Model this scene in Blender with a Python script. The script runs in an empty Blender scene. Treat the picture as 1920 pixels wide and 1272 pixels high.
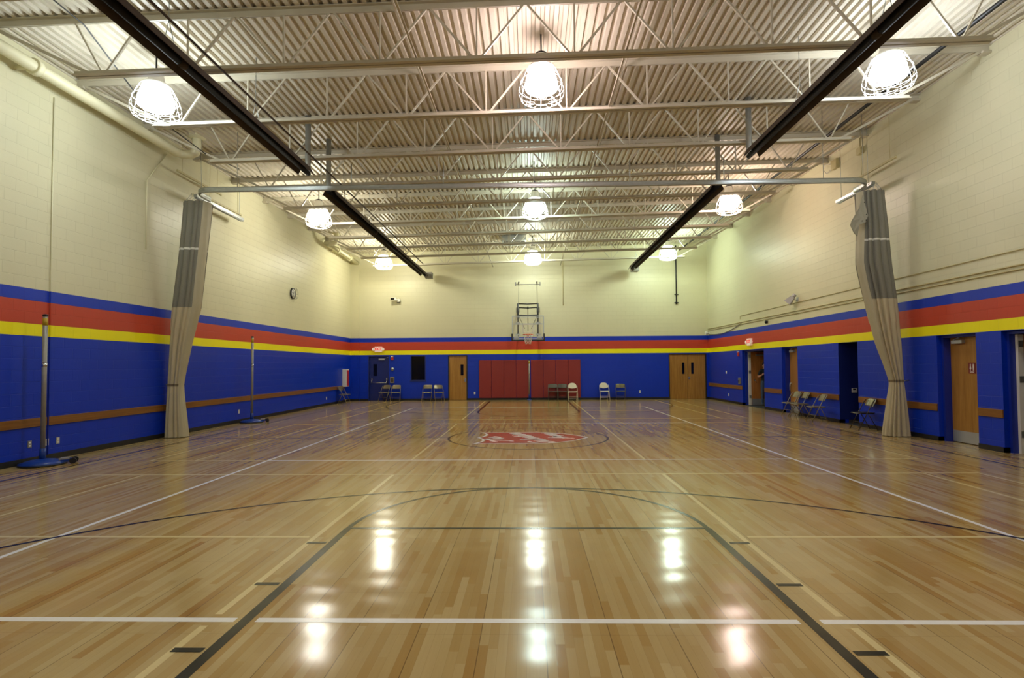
import bpy, bmesh, math, random
from mathutils import Vector, Matrix
random.seed(7)
PI = math.pi
S = bpy.context.scene
COL = S.collection

# ------------------------------------------------------------------ helpers
class MB:
    def __init__(s): s.v = []; s.f = []; s.sm = []; s.mi = []
    def add(s, vs, fs, smooth=False, mi=0):
        o = len(s.v); s.v += [tuple(v) for v in vs]
        for f in fs: s.f.append(tuple(i+o for i in f)); s.sm.append(smooth); s.mi.append(mi)
        return s
    def box(s, a, b, mi=0):
        x0, y0, z0 = a; x1, y1, z1 = b
        if x0 > x1: x0, x1 = x1, x0
        if y0 > y1: y0, y1 = y1, y0
        if z0 > z1: z0, z1 = z1, z0
        vs = [(x0,y0,z0),(x1,y0,z0),(x1,y1,z0),(x0,y1,z0),(x0,y0,z1),(x1,y0,z1),(x1,y1,z1),(x0,y1,z1)]
        return s.add(vs, [(0,3,2,1),(4,5,6,7),(0,1,5,4),(1,2,6,5),(2,3,7,6),(3,0,4,7)], mi=mi)
    def bar(s, p, q, w, h=None, up=(0,0,1), mi=0):
        h = h or w
        p = Vector(p); q = Vector(q); d = (q-p).normalized(); u = Vector(up)
        if abs(d.dot(u)) > .99: u = Vector((0,1,0))
        r = d.cross(u).normalized(); u = r.cross(d).normalized()
        vs = [c + r*(sx*w/2) + u*(sz*h/2) for c in (p, q) for sx, sz in ((-1,-1),(1,-1),(1,1),(-1,1))]
        return s.add(vs, [(3,2,1,0),(4,5,6,7),(0,1,5,4),(1,2,6,5),(2,3,7,6),(3,0,4,7)], mi=mi)
    def tube(s, pts, r, n=8, closed=False, mi=0):
        pts = [Vector(p) for p in pts]; m = len(pts)
        rs = r if isinstance(r, (list, tuple)) else [r]*m
        vs = []; prev = None
        for i, p in enumerate(pts):
            if closed: d = pts[(i+1) % m] - pts[i-1]
            else: d = pts[min(i+1, m-1)] - pts[max(i-1, 0)]
            d.normalize()
            if prev is None:
                a = Vector((0,0,1)) if abs(d.z) < .9 else Vector((1,0,0))
            else: a = prev
            r1 = (a - d*a.dot(d)).normalized(); r2 = d.cross(r1); prev = r1
            for k in range(n):
                t = 2*PI*k/n; vs.append(p + (r1*math.cos(t) + r2*math.sin(t))*rs[i])
        fs = []
        for i in range(m if closed else m-1):
            j = (i+1) % m
            for k in range(n):
                l = (k+1) % n; fs.append((i*n+k, i*n+l, j*n+l, j*n+k))
        s.add(vs, fs, True, mi)
        if not closed:
            o = len(s.v) - m*n
            s.f.append(tuple(o+k for k in reversed(range(n)))); s.sm.append(False); s.mi.append(mi)
            s.f.append(tuple(o+(m-1)*n+k for k in range(n))); s.sm.append(False); s.mi.append(mi)
        return s
    def lathe(s, prof, n=24, c=(0,0,0), mi=0, smooth=True, axis='z'):
        vs = []; c = Vector(c)
        for r, z in prof:
            for k in range(n):
                t = 2*PI*k/n
                p = (r*math.cos(t), r*math.sin(t), z)
                if axis == 'x': p = (z, p[0], p[1])
                if axis == 'y': p = (p[0], z, p[1])
                vs.append(c + Vector(p))
        fs = []
        for i in range(len(prof)-1):
            for k in range(n):
                l = (k+1) % n; fs.append((i*n+k, i*n+l, (i+1)*n+l, (i+1)*n+k))
        s.add(vs, fs, smooth, mi)
        o = len(s.v)-len(prof)*n
        if prof[0][0] > 1e-4: s.f.append(tuple(o+k for k in reversed(range(n)))); s.sm.append(False); s.mi.append(mi)
        if prof[-1][0] > 1e-4: s.f.append(tuple(o+(len(prof)-1)*n+k for k in range(n))); s.sm.append(False); s.mi.append(mi)
        return s
    def prism(s, poly, d, mi=0):          # poly: 3-D points of one flat outline, d: thickness vector
        n = len(poly); d = Vector(d)
        vs = [Vector(p) for p in poly] + [Vector(p)+d for p in poly]
        return s.add(vs, [tuple(reversed(range(n))), tuple(range(n, 2*n))] + [(i, (i+1) % n, n+(i+1) % n, n+i) for i in range(n)], mi=mi)
    def build(s, name, mat, parent=None, bevel=0, fix=True):
        me = bpy.data.meshes.new(name); me.from_pydata(s.v, [], s.f)
        for p, sm, mi in zip(me.polygons, s.sm, s.mi): p.use_smooth = sm; p.material_index = mi
        if fix:
            bm = bmesh.new(); bm.from_mesh(me); bmesh.ops.recalc_face_normals(bm, faces=bm.faces); bm.to_mesh(me); bm.free()
        for m in (mat if isinstance(mat, (list, tuple)) else [mat]): me.materials.append(m)
        o = bpy.data.objects.new(name, me); COL.objects.link(o)
        if parent: o.parent = parent
        if bevel:
            b = o.modifiers.new('bevel', 'BEVEL'); b.width = bevel; b.segments = 2; b.limit_method = 'ANGLE'
        return o

def thing(name, label, cat, loc=(0,0,0), rz=0, group=None):
    o = bpy.data.objects.new(name, None); COL.objects.link(o); o.empty_display_size = .1
    o.location = loc; o.rotation_euler = (0,0,rz); o['label'] = label; o['category'] = cat
    if group: o['group'] = group
    return o
def tag(o, label, cat, group=None):
    o['label'] = label; o['category'] = cat
    if group: o['group'] = group
    return o
def structure(o, label=None):
    o['kind'] = 'structure'
    if label: o['label'] = label
    return o
def dup(root, label, loc=None, rz=None):
    r = root.copy(); COL.objects.link(r); r['label'] = label
    if loc is not None: r.location = loc
    if rz is not None: r.rotation_euler = (0,0,rz)
    for ch in list(root.children):
        c = ch.copy(); COL.objects.link(c); c.parent = r
        for g in list(ch.children):
            d = g.copy(); COL.objects.link(d); d.parent = c
    return r
def recolor(root, mapping):
    for ch in root.children_recursive:
        if ch.type == 'MESH' and ch.material_slots:
            n = ch.name.split('.')[0]
            m = mapping.get(n, mapping.get('*'))
            if m: ch.material_slots[0].link = 'OBJECT'; ch.material_slots[0].material = m
ORD = ['first','second','third','fourth','fifth','sixth','seventh','eighth','ninth','tenth','eleventh']

# ------------------------------------------------------------------ materials
def lin(c):
    return tuple((x/255/12.92 if x/255 <= .04045 else ((x/255+.055)/1.055)**2.4) for x in c)
class NT:
    def __init__(s, name):
        s.m = bpy.data.materials.new(name); s.m.use_nodes = True
        s.t = s.m.node_tree; s.b = s.t.nodes['Principled BSDF']
    def n(s, typ, **kw):
        nd = s.t.nodes.new(typ)
        for k, v in kw.items(): setattr(nd, k, v)
        return nd
    def put(s, sock, v):
        if isinstance(v, bpy.types.NodeSocket): s.t.links.new(v, sock)
        elif isinstance(v, tuple) and len(v) == 3 and sock.type == 'RGBA': sock.default_value = (*v, 1)
        else: sock.default_value = v
    def math(s, op, a, b=0, c=0):
        nd = s.n('ShaderNodeMath', operation=op)
        for i, v in enumerate((a, b, c)): s.put(nd.inputs[i], v)
        return nd.outputs[0]
    def mix(s, f, a, b, blend='MIX'):
        nd = s.n('ShaderNodeMix', data_type='RGBA', blend_type=blend)
        s.put(nd.inputs[0], f); s.put(nd.inputs[6], a); s.put(nd.inputs[7], b)
        return nd.outputs[2]
    def pos(s):
        g = s.n('ShaderNodeNewGeometry'); x = s.n('ShaderNodeSeparateXYZ'); s.t.links.new(g.outputs['Position'], x.inputs[0])
        return x.outputs[0], x.outputs[1], x.outputs[2]
    def obj(s):
        return s.n('ShaderNodeTexCoord').outputs['Object']
    def xyz(s, a, b, c=0.0):
        nd = s.n('ShaderNodeCombineXYZ')
        for i, v in enumerate((a, b, c)): s.put(nd.inputs[i], v)
        return nd.outputs[0]
    def noise(s, vec, scale, detail=3, rough=.5):
        nd = s.n('ShaderNodeTexNoise'); s.put(nd.inputs['Vector'], vec)
        nd.inputs['Scale'].default_value = scale; nd.inputs['Detail'].default_value = detail; nd.inputs['Roughness'].default_value = rough
        return nd.outputs[0]
    def bump(s, h, strength, dist):
        nd = s.n('ShaderNodeBump'); nd.inputs['Strength'].default_value = strength; nd.inputs['Distance'].default_value = dist
        s.put(nd.inputs['Height'], h); return nd
    def set(s, **kw):
        for k, v in kw.items(): s.put(s.b.inputs[k.replace('_', ' ')], v)
        return s.m

def simple(name, rgb, rough=.5, metal=0., var=.12, scale=6., spec=.5, emit=None, estr=0):
    t = NT(name); n = t.noise(t.obj(), scale, 4)
    c = lin(rgb); k = tuple(x*(1-var) for x in c); q = tuple(min(1, x*(1+var)) for x in c)
    t.set(Base_Color=t.mix(n, k, q), Roughness=rough, Metallic=metal)
    t.b.inputs['Specular IOR Level'].default_value = spec
    if emit: t.set(Emission_Color=lin(emit), Emission_Strength=estr)
    return t.m

ZB = (2.25, 2.464, 2.874, 3.085)
CREAM=(221,216,182); BLUE=(0,50,188); RED=(196,66,42); YEL=(255,244,0)
def wall_mat(name, axis):
    t = NT(name); x, y, z = t.pos()
    u = y if axis == 'y' else x
    br = t.n('ShaderNodeTexBrick'); t.put(br.inputs['Vector'], t.xyz(u, z))
    br.inputs['Scale'].default_value = 1; br.inputs['Brick Width'].default_value = .411; br.inputs['Row Height'].default_value = .2054
    br.inputs['Mortar Size'].default_value = .005; br.inputs['Mortar Smooth'].default_value = .6
    br.offset = .5
    fac = br.outputs['Fac']
    c = lin(BLUE)
    for zz, cc in zip(ZB, (YEL, RED, BLUE, CREAM)):
        c = t.mix(t.math('GREATER_THAN', z, zz), c, lin(cc))
    n1 = t.noise(t.xyz(x, y, z), .6, 3)
    c = t.mix(t.math('MULTIPLY', n1, .16), c, (0,0,0))
    c = t.mix(t.math('MULTIPLY', fac, .06), c, tuple(x*.4 for x in lin(CREAM)), 'MULTIPLY')
    fine = t.noise(t.xyz(x, y, z), 55, 4, .6)
    h = t.math('ADD', t.math('MULTIPLY', fac, -1.0), t.math('MULTIPLY', fine, .22))
    b = t.bump(h, .55, .006)
    t.set(Base_Color=c, Roughness=t.math('ADD', .31, t.math('MULTIPLY', fine, .18)), Normal=b.outputs[0])
    t.b.inputs['Specular IOR Level'].default_value = .38
    return t.m
M = {}
M['wall_y'] = wall_mat('painted_block_side', 'y'); M['wall_x'] = wall_mat('painted_block_back', 'x')
M['deck'] = simple('painted_deck', (206,198,180), .5, var=.05)
M['steel'] = simple('painted_steel', (194,187,168), .42, var=.06, scale=3)
M['black'] = simple('black_rubber', (22,21,22), .45)
M['blackmetal'] = simple('black_metal', (17,16,16), .5, .1)
M['hood'] = simple('weathered_hood', (74,63,56), .7, 0, .35, 9, spec=.2)
M['tube'] = simple('sooty_tube', (18,15,15), .75, 0, .3, spec=.2)
M['galv'] = simple('galvanised', (176,180,178), .34, .75, .15, 12)
M['white'] = simple('white_paint', (226,224,216), .45, var=.04)
M['creampaint'] = simple('cream_paint', CREAM, .45, var=.06)
M['conduit'] = simple('painted_conduit', (196,186,140), .45, var=.06)
M['bluepaint'] = simple('blue_paint', (24,46,150), .4, var=.08)
M['bluedark'] = simple('dark_blue_paint', (20,36,110), .4, var=.1)
M['bluebase'] = simple('blue_enamel', (18,56,140), .3, var=.15)
M['redpaint'] = simple('red_paint', (190,44,36), .4)
M['pad'] = simple('red_vinyl', (134,36,32), .42, var=.08, scale=2)
M['chrome'] = simple('chrome', (200,200,200), .22, .9)
M['stainless'] = simple('stainless', (186,190,192), .38, .6, .1)
M['dark'] = simple('dark_glass', (9,9,10), .12, var=.3)
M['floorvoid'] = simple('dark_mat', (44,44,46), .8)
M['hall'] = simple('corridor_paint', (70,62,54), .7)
M['mesh'] = simple('grey_mesh', (124,121,108), .85, var=.12, scale=40, spec=.2)
M['vinyl'] = simple('beige_vinyl', (186,174,142), .6, var=.14, scale=3, spec=.3)
M['flap'] = simple('lit_grey_mesh', (150,146,128), .8, var=.1, scale=30)  # same grey mesh, its colour lightened where light catches the flap
M['strap'] = simple('brown_strap', (120,106,82), .7)
M['hem'] = simple('pale_hem', (172,163,136), .65, var=.1, scale=3)
M['tape'] = simple('white_tape', (206,204,192), .6)
M['chairgrey'] = simple('grey_chair_paint', (92,88,80), .35, .4)
M['chairtan'] = simple('tan_chair_paint', (132,122,100), .3, .45)
M['chairbeige'] = simple('beige_chair_plastic', (214,206,186), .45)
M['chairbrown'] = simple('brown_chair_paint', (58,48,42), .28, .5)
M['chairshiny'] = simple('shiny_chair_back', (150,145,130), .2, .8)
M['pole'] = simple('brushed_pole', (150,147,140), .5, .4, .15, 20)
M['orange'] = simple('orange_rim', (214,84,40), .4)
M['net'] = simple('white_cord', (228,224,216), .8)
M['foam'] = simple('grey_plastic', (132,128,118), .5)
M['hornpaint'] = simple('grey_horn_paint', (176,176,180), .5)
M['skin'] = simple('skin', (196,146,118), .5, var=.06)
M['shirt'] = simple('dark_shirt', (24,32,38), .8, var=.2)
M['jeans'] = simple('blue_jeans', (62,80,110), .8, var=.2, scale=14)
M['hair'] = simple('dark_hair', (48,34,26), .6, var=.3, scale=30)
M['eye'] = simple('eye', (36,30,28), .2)
M['lip'] = simple('lip', (150,86,78), .5)
M['exitred'] = simple('lit_red', (230,70,66), .4, emit=(255,60,60), estr=.5)
M['exitbody'] = simple('white_sign_body', (235,232,225), .4, emit=(255,190,180), estr=.22)
def wood(name, a, b, axis, s=5):
    t = NT(name); x, y, z = t.pos()
    v = {'z': t.xyz(t.math('MULTIPLY', x, s), t.math('MULTIPLY', y, s), t.math('MULTIPLY', z, .35)),
         'y': t.xyz(t.math('MULTIPLY', x, s), t.math('MULTIPLY', y, .3), t.math('MULTIPLY', z, s*2))}[axis]
    n = t.noise(v, 3.2, 6, .62); n2 = t.noise(v, 14, 3)
    c = t.mix(t.math('MULTIPLY', t.math('SUBTRACT', n, .3), 2.2), lin(a), lin(b))
    c = t.mix(t.math('MULTIPLY', n2, .25), c, lin(tuple(q*.6 for q in b)))
    return t.set(Base_Color=c, Roughness=.32)
M['door'] = wood('oak_door', (184,136,62), (146,98,36), 'z')
M['doorlit'] = wood('oak_door_lit', (196,134,72), (160,100,48), 'z')  # oak of the open doors, corridor light put in as a lighter colour
M['rail'] = wood('oak_rail', (150,102,44), (112,70,26), 'y')
t = NT('clear_backboard'); g = t.obj(); n = t.noise(g, 3)
t.set(Base_Color=lin((235,240,238)), Roughness=.04, Alpha=t.math('ADD', .08, t.math('MULTIPLY', n, .04))); M['glass'] = t.m

# --- lacquered strip floor
PLK = .0567
def floor_finish(t, col, rough=.15):
    x, y, z = t.pos()
    # slightly uneven sheets: long shallow waves across the length of the hall
    wb = t.noise(t.xyz(t.math('MULTIPLY', x, .5), t.math('MULTIPLY', y, .9), 0.0), 1.0, 1, .4)
    wv = t.math('SINE', t.math('ADD', t.math('MULTIPLY', y, 2*PI/.36), t.math('MULTIPLY', wb, 9.0)))
    loose = t.math('MAXIMUM', .25, t.math('MINIMUM', 1.0, t.math('SUBTRACT', 2.1, t.math('MULTIPLY', y, .2))))   # sheets lie looser at the near end
    b = t.bump(t.math('MULTIPLY', wv, loose), 1.0, .00055)
    t.set(Base_Color=col, Roughness=rough, Normal=b.outputs[0])
    t.b.inputs['Specular IOR Level'].default_value = .30
    return t.m
def make_floor():
    t = NT('maple_strip_floor'); x, y, z = t.pos()
    row = t.math('FLOOR', t.math('DIVIDE', t.math('ADD', x, 40), PLK))
    wn = t.n('ShaderNodeTexWhiteNoise', noise_dimensions='1D'); t.put(wn.inputs['W'], row)
    ln = t.math('ADD', .7, t.math('MULTIPLY', wn.outputs['Value'], .7))
    cell = t.math('FLOOR', t.math('ADD', t.math('DIVIDE', t.math('ADD', y, 40), ln), t.math('MULTIPLY', wn.outputs['Value'], 37.3)))
    w2 = t.n('ShaderNodeTexWhiteNoise', noise_dimensions='2D'); t.put(w2.inputs['Vector'], t.xyz(row, cell))
    big = t.noise(t.xyz(t.math('MULTIPLY', x, 1.5), t.math('MULTIPLY', y, .45), 0.0), .9, 3)
    ramp = t.n('ShaderNodeValToRGB'); e = ramp.color_ramp.elements
    e[0].position = 0; e[0].color = (*lin((195,174,124)), 1); e[1].position = 1; e[1].color = (*lin((152,110,52)), 1)
    for p, c in ((.3,(187,163,110)), (.6,(180,153,97)), (.84,(169,134,73))):
        k = ramp.color_ramp.elements.new(p); k.color = (*lin(c), 1)
    t.put(ramp.inputs[0], t.math('ADD', t.math('MULTIPLY', w2.outputs['Value'], .78), t.math('MULTIPLY', t.math('SUBTRACT', big, .35), .6)))
    grain = t.noise(t.xyz(t.math('MULTIPLY', x, 70), t.math('MULTIPLY', y, 2.2), row), 1, 4, .6)
    c = t.mix(t.math('MULTIPLY', grain, .20), ramp.outputs[0], lin((124,80,38)))
    fx = t.math('ABSOLUTE', t.math('SUBTRACT', t.math('FRACT', t.math('DIVIDE', t.math('ADD', x, 40), PLK)), .5))
    c = t.mix(t.math('MULTIPLY', t.math('GREATER_THAN', fx, .482), .22), c, lin((96,64,34)))
    # sheet seams every 9 strips and every 1.2 m or so
    sx = t.math('ABSOLUTE', t.math('SUBTRACT', t.math('FRACT', t.math('DIVIDE', t.math('ADD', x, 40), PLK*7)), .5))
    c = t.mix(t.math('MULTIPLY', t.math('GREATER_THAN', sx, .4925), .55), c, lin((70,48,30)))
    sy = t.math('ABSOLUTE', t.math('SUBTRACT', t.math('FRACT', t.math('DIVIDE', t.math('ADD', y, 40), .62)), .5))
    c = t.mix(t.math('MULTIPLY', t.math('GREATER_THAN', sy, .496), .2), c, lin((96,64,34)))
    return floor_finish(t, c)
M['floor'] = make_floor()
def paint(name, rgb):
    t = NT(name); x, y, z = t.pos()
    n = t.noise(t.xyz(x, y, z), 30, 3)
    c = lin(rgb)
    return floor_finish(t, t.mix(n, tuple(q*.86 for q in c), c), .2)
M['ln_white'] = paint('white_line_paint', (248,248,248)); M['ln_black'] = paint('black_line_paint', (24,20,14))
M['ln_cream'] = paint('cream_line_paint', (224,206,152)); M['ln_red'] = paint('red_logo_paint', (190,58,44))

# ------------------------------------------------------------------ room shell
XL, XR, YB, YN = -8.79, 8.71, 26.64, -1.2
XO = 10.7
zd = lambda x: 7.455 + .02*x            # underside of the roof deck
structure(MB().add([(XL-.3,YN-.2,0),(XO+.2,YN-.2,0),(XO+.2,YB+.3,0),(XL-.3,YB+.3,0)], [(0,1,2,3)]).build('floor', M['floor']))
FLOOR = bpy.data.objects['floor']
mb = MB(); mb.box((XL-.25,YN-.2,0),(XL,YB+.25,7.62)); structure(mb.build('wall_left', M['wall_y']))
# back wall with the openings of doors and window
def wall_with_holes(name, mat, fixed, thick, lo, hi, ztop, holes, axis):
    m = MB()
    def bx(a, b, z0, z1):
        if b-a < 1e-4 or z1-z0 < 1e-4: return
        if axis == 'x': m.box((a, fixed, z0), (b, fixed+thick, z1))
        else: m.box((fixed, a, z0), (fixed+thick, b, z1))
    cur = lo
    for a, b, z0, z1 in sorted(holes):
        bx(cur, a, 0, ztop); bx(a, b, 0, z0); bx(a, b, z1, ztop); cur = b
    bx(cur, hi, 0, ztop)
    return structure(m.build(name, mat))
BH = [(-7.93,-6.90,0,2.21), (-5.84,-5.09,.98,2.21), (-3.98,-3.03,0,2.21), (6.79,8.61,0,2.21)]
wall_with_holes('wall_back', M['wall_x'], YB, .25, XL, XO, 7.85, BH, 'x')
RH = [(8.3,10.22,0,2.24), (10.79,11.81,0,2.24), (14.62,15.5,0,2.25), (17.86,18.95,0,2.24), (20.38,22.43,0,2.23)]
wall_with_holes('wall_right', M['wall_y'], XR, .24, YN-.2, YB, 7.8, RH, 'y')
mb = MB(); mb.box((XL,YN-.2,0),(XO,YN,7.8)); structure(mb.build('wall_near', M['wall_x']))
# corridor behind the right wall openings
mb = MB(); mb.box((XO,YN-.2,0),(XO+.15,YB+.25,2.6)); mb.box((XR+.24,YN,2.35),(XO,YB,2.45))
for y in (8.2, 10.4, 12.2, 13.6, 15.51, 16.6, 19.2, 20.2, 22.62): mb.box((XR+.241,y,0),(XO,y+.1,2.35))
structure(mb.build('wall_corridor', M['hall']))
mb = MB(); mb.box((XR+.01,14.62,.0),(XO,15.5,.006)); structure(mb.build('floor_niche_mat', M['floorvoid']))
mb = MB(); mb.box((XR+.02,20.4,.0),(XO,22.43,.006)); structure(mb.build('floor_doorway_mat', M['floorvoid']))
mb = MB(); mb.box((XR,15.497,.1),(9.9,15.51,2.25)); structure(mb.build('wall_niche', M['bluedark']))
# corner pilaster at the left end of the back wall
mb = MB(); mb.box((XL,YB-.07,0),(XL+.42,YB,7.5)); structure(mb.build('wall_pilaster', M['wall_x']))
# roof deck: trapezoidal ribs running down the hall
mb = MB(); P = .1524; x = XL-.2; prof = []
while x < XR+.3:
    for dx, dz in ((0,0),(.070,0),(.086,.050),(.136,.050)): prof.append((x+dx, zd(x+dx)+dz))
    x += P
n = len(prof)
mb.add([(a,YN-.2,b) for a, b in prof]+[(a,YB+.2,b) for a, b in prof], [(i,i+1,n+i+1,n+i) for i in range(n-1)])
CE = mb.build('ceiling', M['deck'], fix=False); structure(CE)
# baseboards
mb = MB(); mb.box((XL,YN,0),(XL+.014,YB,.105)); structure(mb.build('baseboard_left', M['black']))
mb = MB(); c = XL+.42
for a, b in ((-7.93,-6.90),(-3.98,-3.03),(6.79,8.61)):
    mb.box((c,YB-.014,0),(a,YB,.1)); c = b
mb.box((c,YB-.014,0),(XR,YB,.1)); mb.box((XL,YB-.084,0),(XL+.42,YB-.07,.1)); structure(mb.build('baseboard_back', M['black']))
mb = MB(); c = YN
for a, b, _, _ in RH:
    mb.box((XR-.014,c,0),(XR,a,.1)); c = b
    mb.box((XR-.014,b,0),(XR+.14,b+.014,.1))
mb.box((XR-.014,c,0),(XR,YB,.1)); structure(mb.build('baseboard_right', M['black']))
# oak chair rails
k = 1
def rail(x0, x1, y0, y1):
    global k
    m = MB(); m.box((x0,y0,.637),(x1,y1,.79)); structure(m.build('trim_%d' % k, M['rail'], bevel=.004)); k += 1
rail(XL, XL+.022, YN, 9.72); rail(XL, XL+.022, 9.745, 25.75)
for a, b in ((9.2+1.02,10.77),(11.83,14.6),(15.52,17.84),(18.97,20.36),(22.45,26.58)): rail(XR-.022, XR, a, b)

# ------------------------------------------------------------------ floor markings
CX, CY = -.04, 12.69
lz = [0]
def strip(pts, w, z, closed=False):
    m = MB(); pts = [Vector((p[0], p[1], z)) for p in pts]; n = len(pts); vs = []
    for i, p in enumerate(pts):
        d = (pts[(i+1) % n]-pts[i-1]) if closed else (pts[min(i+1,n-1)]-pts[max(i-1,0)])
        d.normalize(); r = Vector((-d.y, d.x, 0))*(w/2); vs += [p+r, p-r]
    m.add(vs, [(2*i, 2*i+1, 2*((i+1) % n)+1, 2*((i+1) % n)) for i in range(n if closed else n-1)])
    return m
def mark(name, segs, w, mat, z):
    m = MB()
    for s_ in segs:
        q = strip(s_[0] if isinstance(s_, tuple) else s_, w, z, isinstance(s_, tuple))
        m.add(q.v, q.f)
    o = m.build(name, mat, FLOOR, fix=False)
    for p in o.data.polygons:
        if p.normal.z < 0: p.flip()
    return o
def arc(cx, cy, r, a0, a1, n=48): return [(cx+r*math.cos(a0+(a1-a0)*i/n), cy+r*math.sin(a0+(a1-a0)*i/n)) for i in range(n+1)]
mir = lambda y: 2*CY-y
B = .052
mark('basketball_sideline', [[(CX-7.79,YN),(CX-7.79,25.75)]], B, M['ln_black'], .0006)
mark('basketball_sideline', [[(CX+7.79,YN),(CX+7.79,25.75)]], B, M['ln_black'], .0006)
mark('basketball_center_line', [[(CX-7.79,CY),(CX-1.85,CY)], [(CX+1.85,CY),(CX+7.79,CY)]], B, M['ln_black'], .0006)
mark('center_circle', [(arc(CX,CY,1.83,0,2*PI,72)[:-1],)], B, M['ln_black'], .0008)
for f, nm in ((lambda y: y, 'near'), (mir, 'far')):
    sg = 1 if nm == 'near' else -1
    ft = 5.6; end = -.35
    mark('lane_line', [[(CX-1.83,f(end)),(CX-1.83,f(ft))]], .075, M['ln_black'], .001)
    mark('lane_line', [[(CX+1.83,f(end)),(CX+1.83,f(ft))]], .075, M['ln_black'], .001)
    mark('free_throw_line', [[(CX-1.8,f(ft)),(CX+1.8,f(ft))]], B, M['ln_black'], .001)
    mark('free_throw_circle', [[(a, f(b)) for a, b in arc(CX,ft,1.83,0,PI)]], B, M['ln_black'], .0012)
    a0 = 0.05 if sg > 0 else .05
    pts = [(CX+6.1,f(-.35)),(CX+6.1,f(1.0))]+[(a, f(b)) for a, b in arc(CX,1.33,6.1,.0,PI,64)]+[(CX-6.1,f(1.0)),(CX-6.1,f(-.35))]
    mark('three_point_line', [pts], B, M['ln_black'], .0014)
    tk = []
    for y in (3.2, 4.17, 5.14):
        tk += [[(CX-2.07,f(y)),(CX-1.885,f(y))], [(CX+1.885,f(y)),(CX+2.07,f(y))]]
    mark('lane_hash_marks', tk, .05, M['ln_black'], .0016)
    # volleyball
    g = .05
    mark('volleyball_end_line', [[(CX-4.63,f(3.58)),(CX-1.90,f(3.58))],[(CX-1.76,f(3.58)),(CX+1.76,f(3.58))],[(CX+1.90,f(3.58)),(CX+4.63,f(3.58))]], .06, M['ln_white'], .0008)
    mark('attack_line', [[(CX-4.63,f(9.65)),(CX+4.63,f(9.65))]], .05, M['ln_white'], .0010)
    mark('badminton_back_line', [[(CX-6.8,f(9.66)),(CX-4.68,f(9.66))],[(CX+4.68,f(9.66)),(CX+6.8,f(9.66))]], .05, M['ln_cream'], .0010)
    mark('badminton_cross_line', [[(CX-6.8,f(8.39)),(CX+6.8,f(8.39))]], .05, M['ln_cream'], .0006)
    mark('badminton_service_line', [[(CX-6.8,f(5.32)),(CX-2.12,f(5.32))],[(CX+2.12,f(5.32)),(CX+6.8,f(5.32))]], .05, M['ln_cream'], .0006)
    for x in (-6.78,-5.96,-2.06,2.06,5.96,6.78):
        w = .05 if abs(x) < 3 else .044
        mark('badminton_long_line', [[(CX+x,f(-.4)),(CX+x,f(3.50))],[(CX+x,f(3.66)),(CX+x,f(8.35))]], w, M['ln_cream'], .0004)
mark('volleyball_sideline', [[(CX-4.63,3.58),(CX-4.63,mir(3.58))]], .056, M['ln_white'], .0009)
mark('volleyball_sideline', [[(CX+4.63,3.58),(CX+4.63,mir(3.58))]], .056, M['ln_white'], .0009)
for x in (-6.78,-5.96,-2.06,2.06,5.96,6.78):
    mark('badminton_center_court_line', [[(CX+x,9.68),(CX+x,CY-.06)],[(CX+x,CY+.06),(CX+x,mir(9.68))]], .042, M['ln_cream'], .0004)
# shield emblem: its top edge lies to the left, its point to the right
def bez(p0, p1, p2, n=10): return [((1-t)**2*p0[0]+2*t*(1-t)*p1[0]+t*t*p2[0], (1-t)**2*p0[1]+2*t*(1-t)*p1[1]+t*t*p2[1]) for t in [i/n for i in range(n+1)]]
def shield(k, off=0):
    # local: u down the shield (0 top .. 2.5 point), w across (-1..1)
    w = .97; pts = []
    pts += bez((-.03, w), (.30, w*.55), (-.02, 0.0)); pts += bez((-.02, 0.0), (.30, -w*.55), (-.03, -w))[1:]
    pts += bez((-.03, -w), (.25, -w*.98), (1.35, -w*1.0))[1:]; pts += bez((1.35, -w*1.0), (2.05, -w*.92), (2.5, 0))[1:]
    pts += bez((2.5, 0), (2.05, w*.92), (1.35, w*1.0))[1:]; pts += bez((1.35, w*1.0), (.25, w*.98), (-.03, w))[1:-1]
    return [(-1.17 + 1.2 + (u-1.2)*k, 12.64 + v*k) for u, v in pts]
def flat(name, poly, z, mat):
    m = MB(); m.add([(a, b, z) for a, b in poly], [tuple(range(len(poly)))])
    o = m.build(name, mat, FLOOR, fix=False)
    for p in o.data.polygons:
        if p.normal.z < 0: p.flip()
    return o
mark('emblem_outline', [(shield(1.0),)], .055, M['ln_white'], .0026)
flat('emblem_shield', shield(.945), .0024, M['ln_red'])
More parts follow.
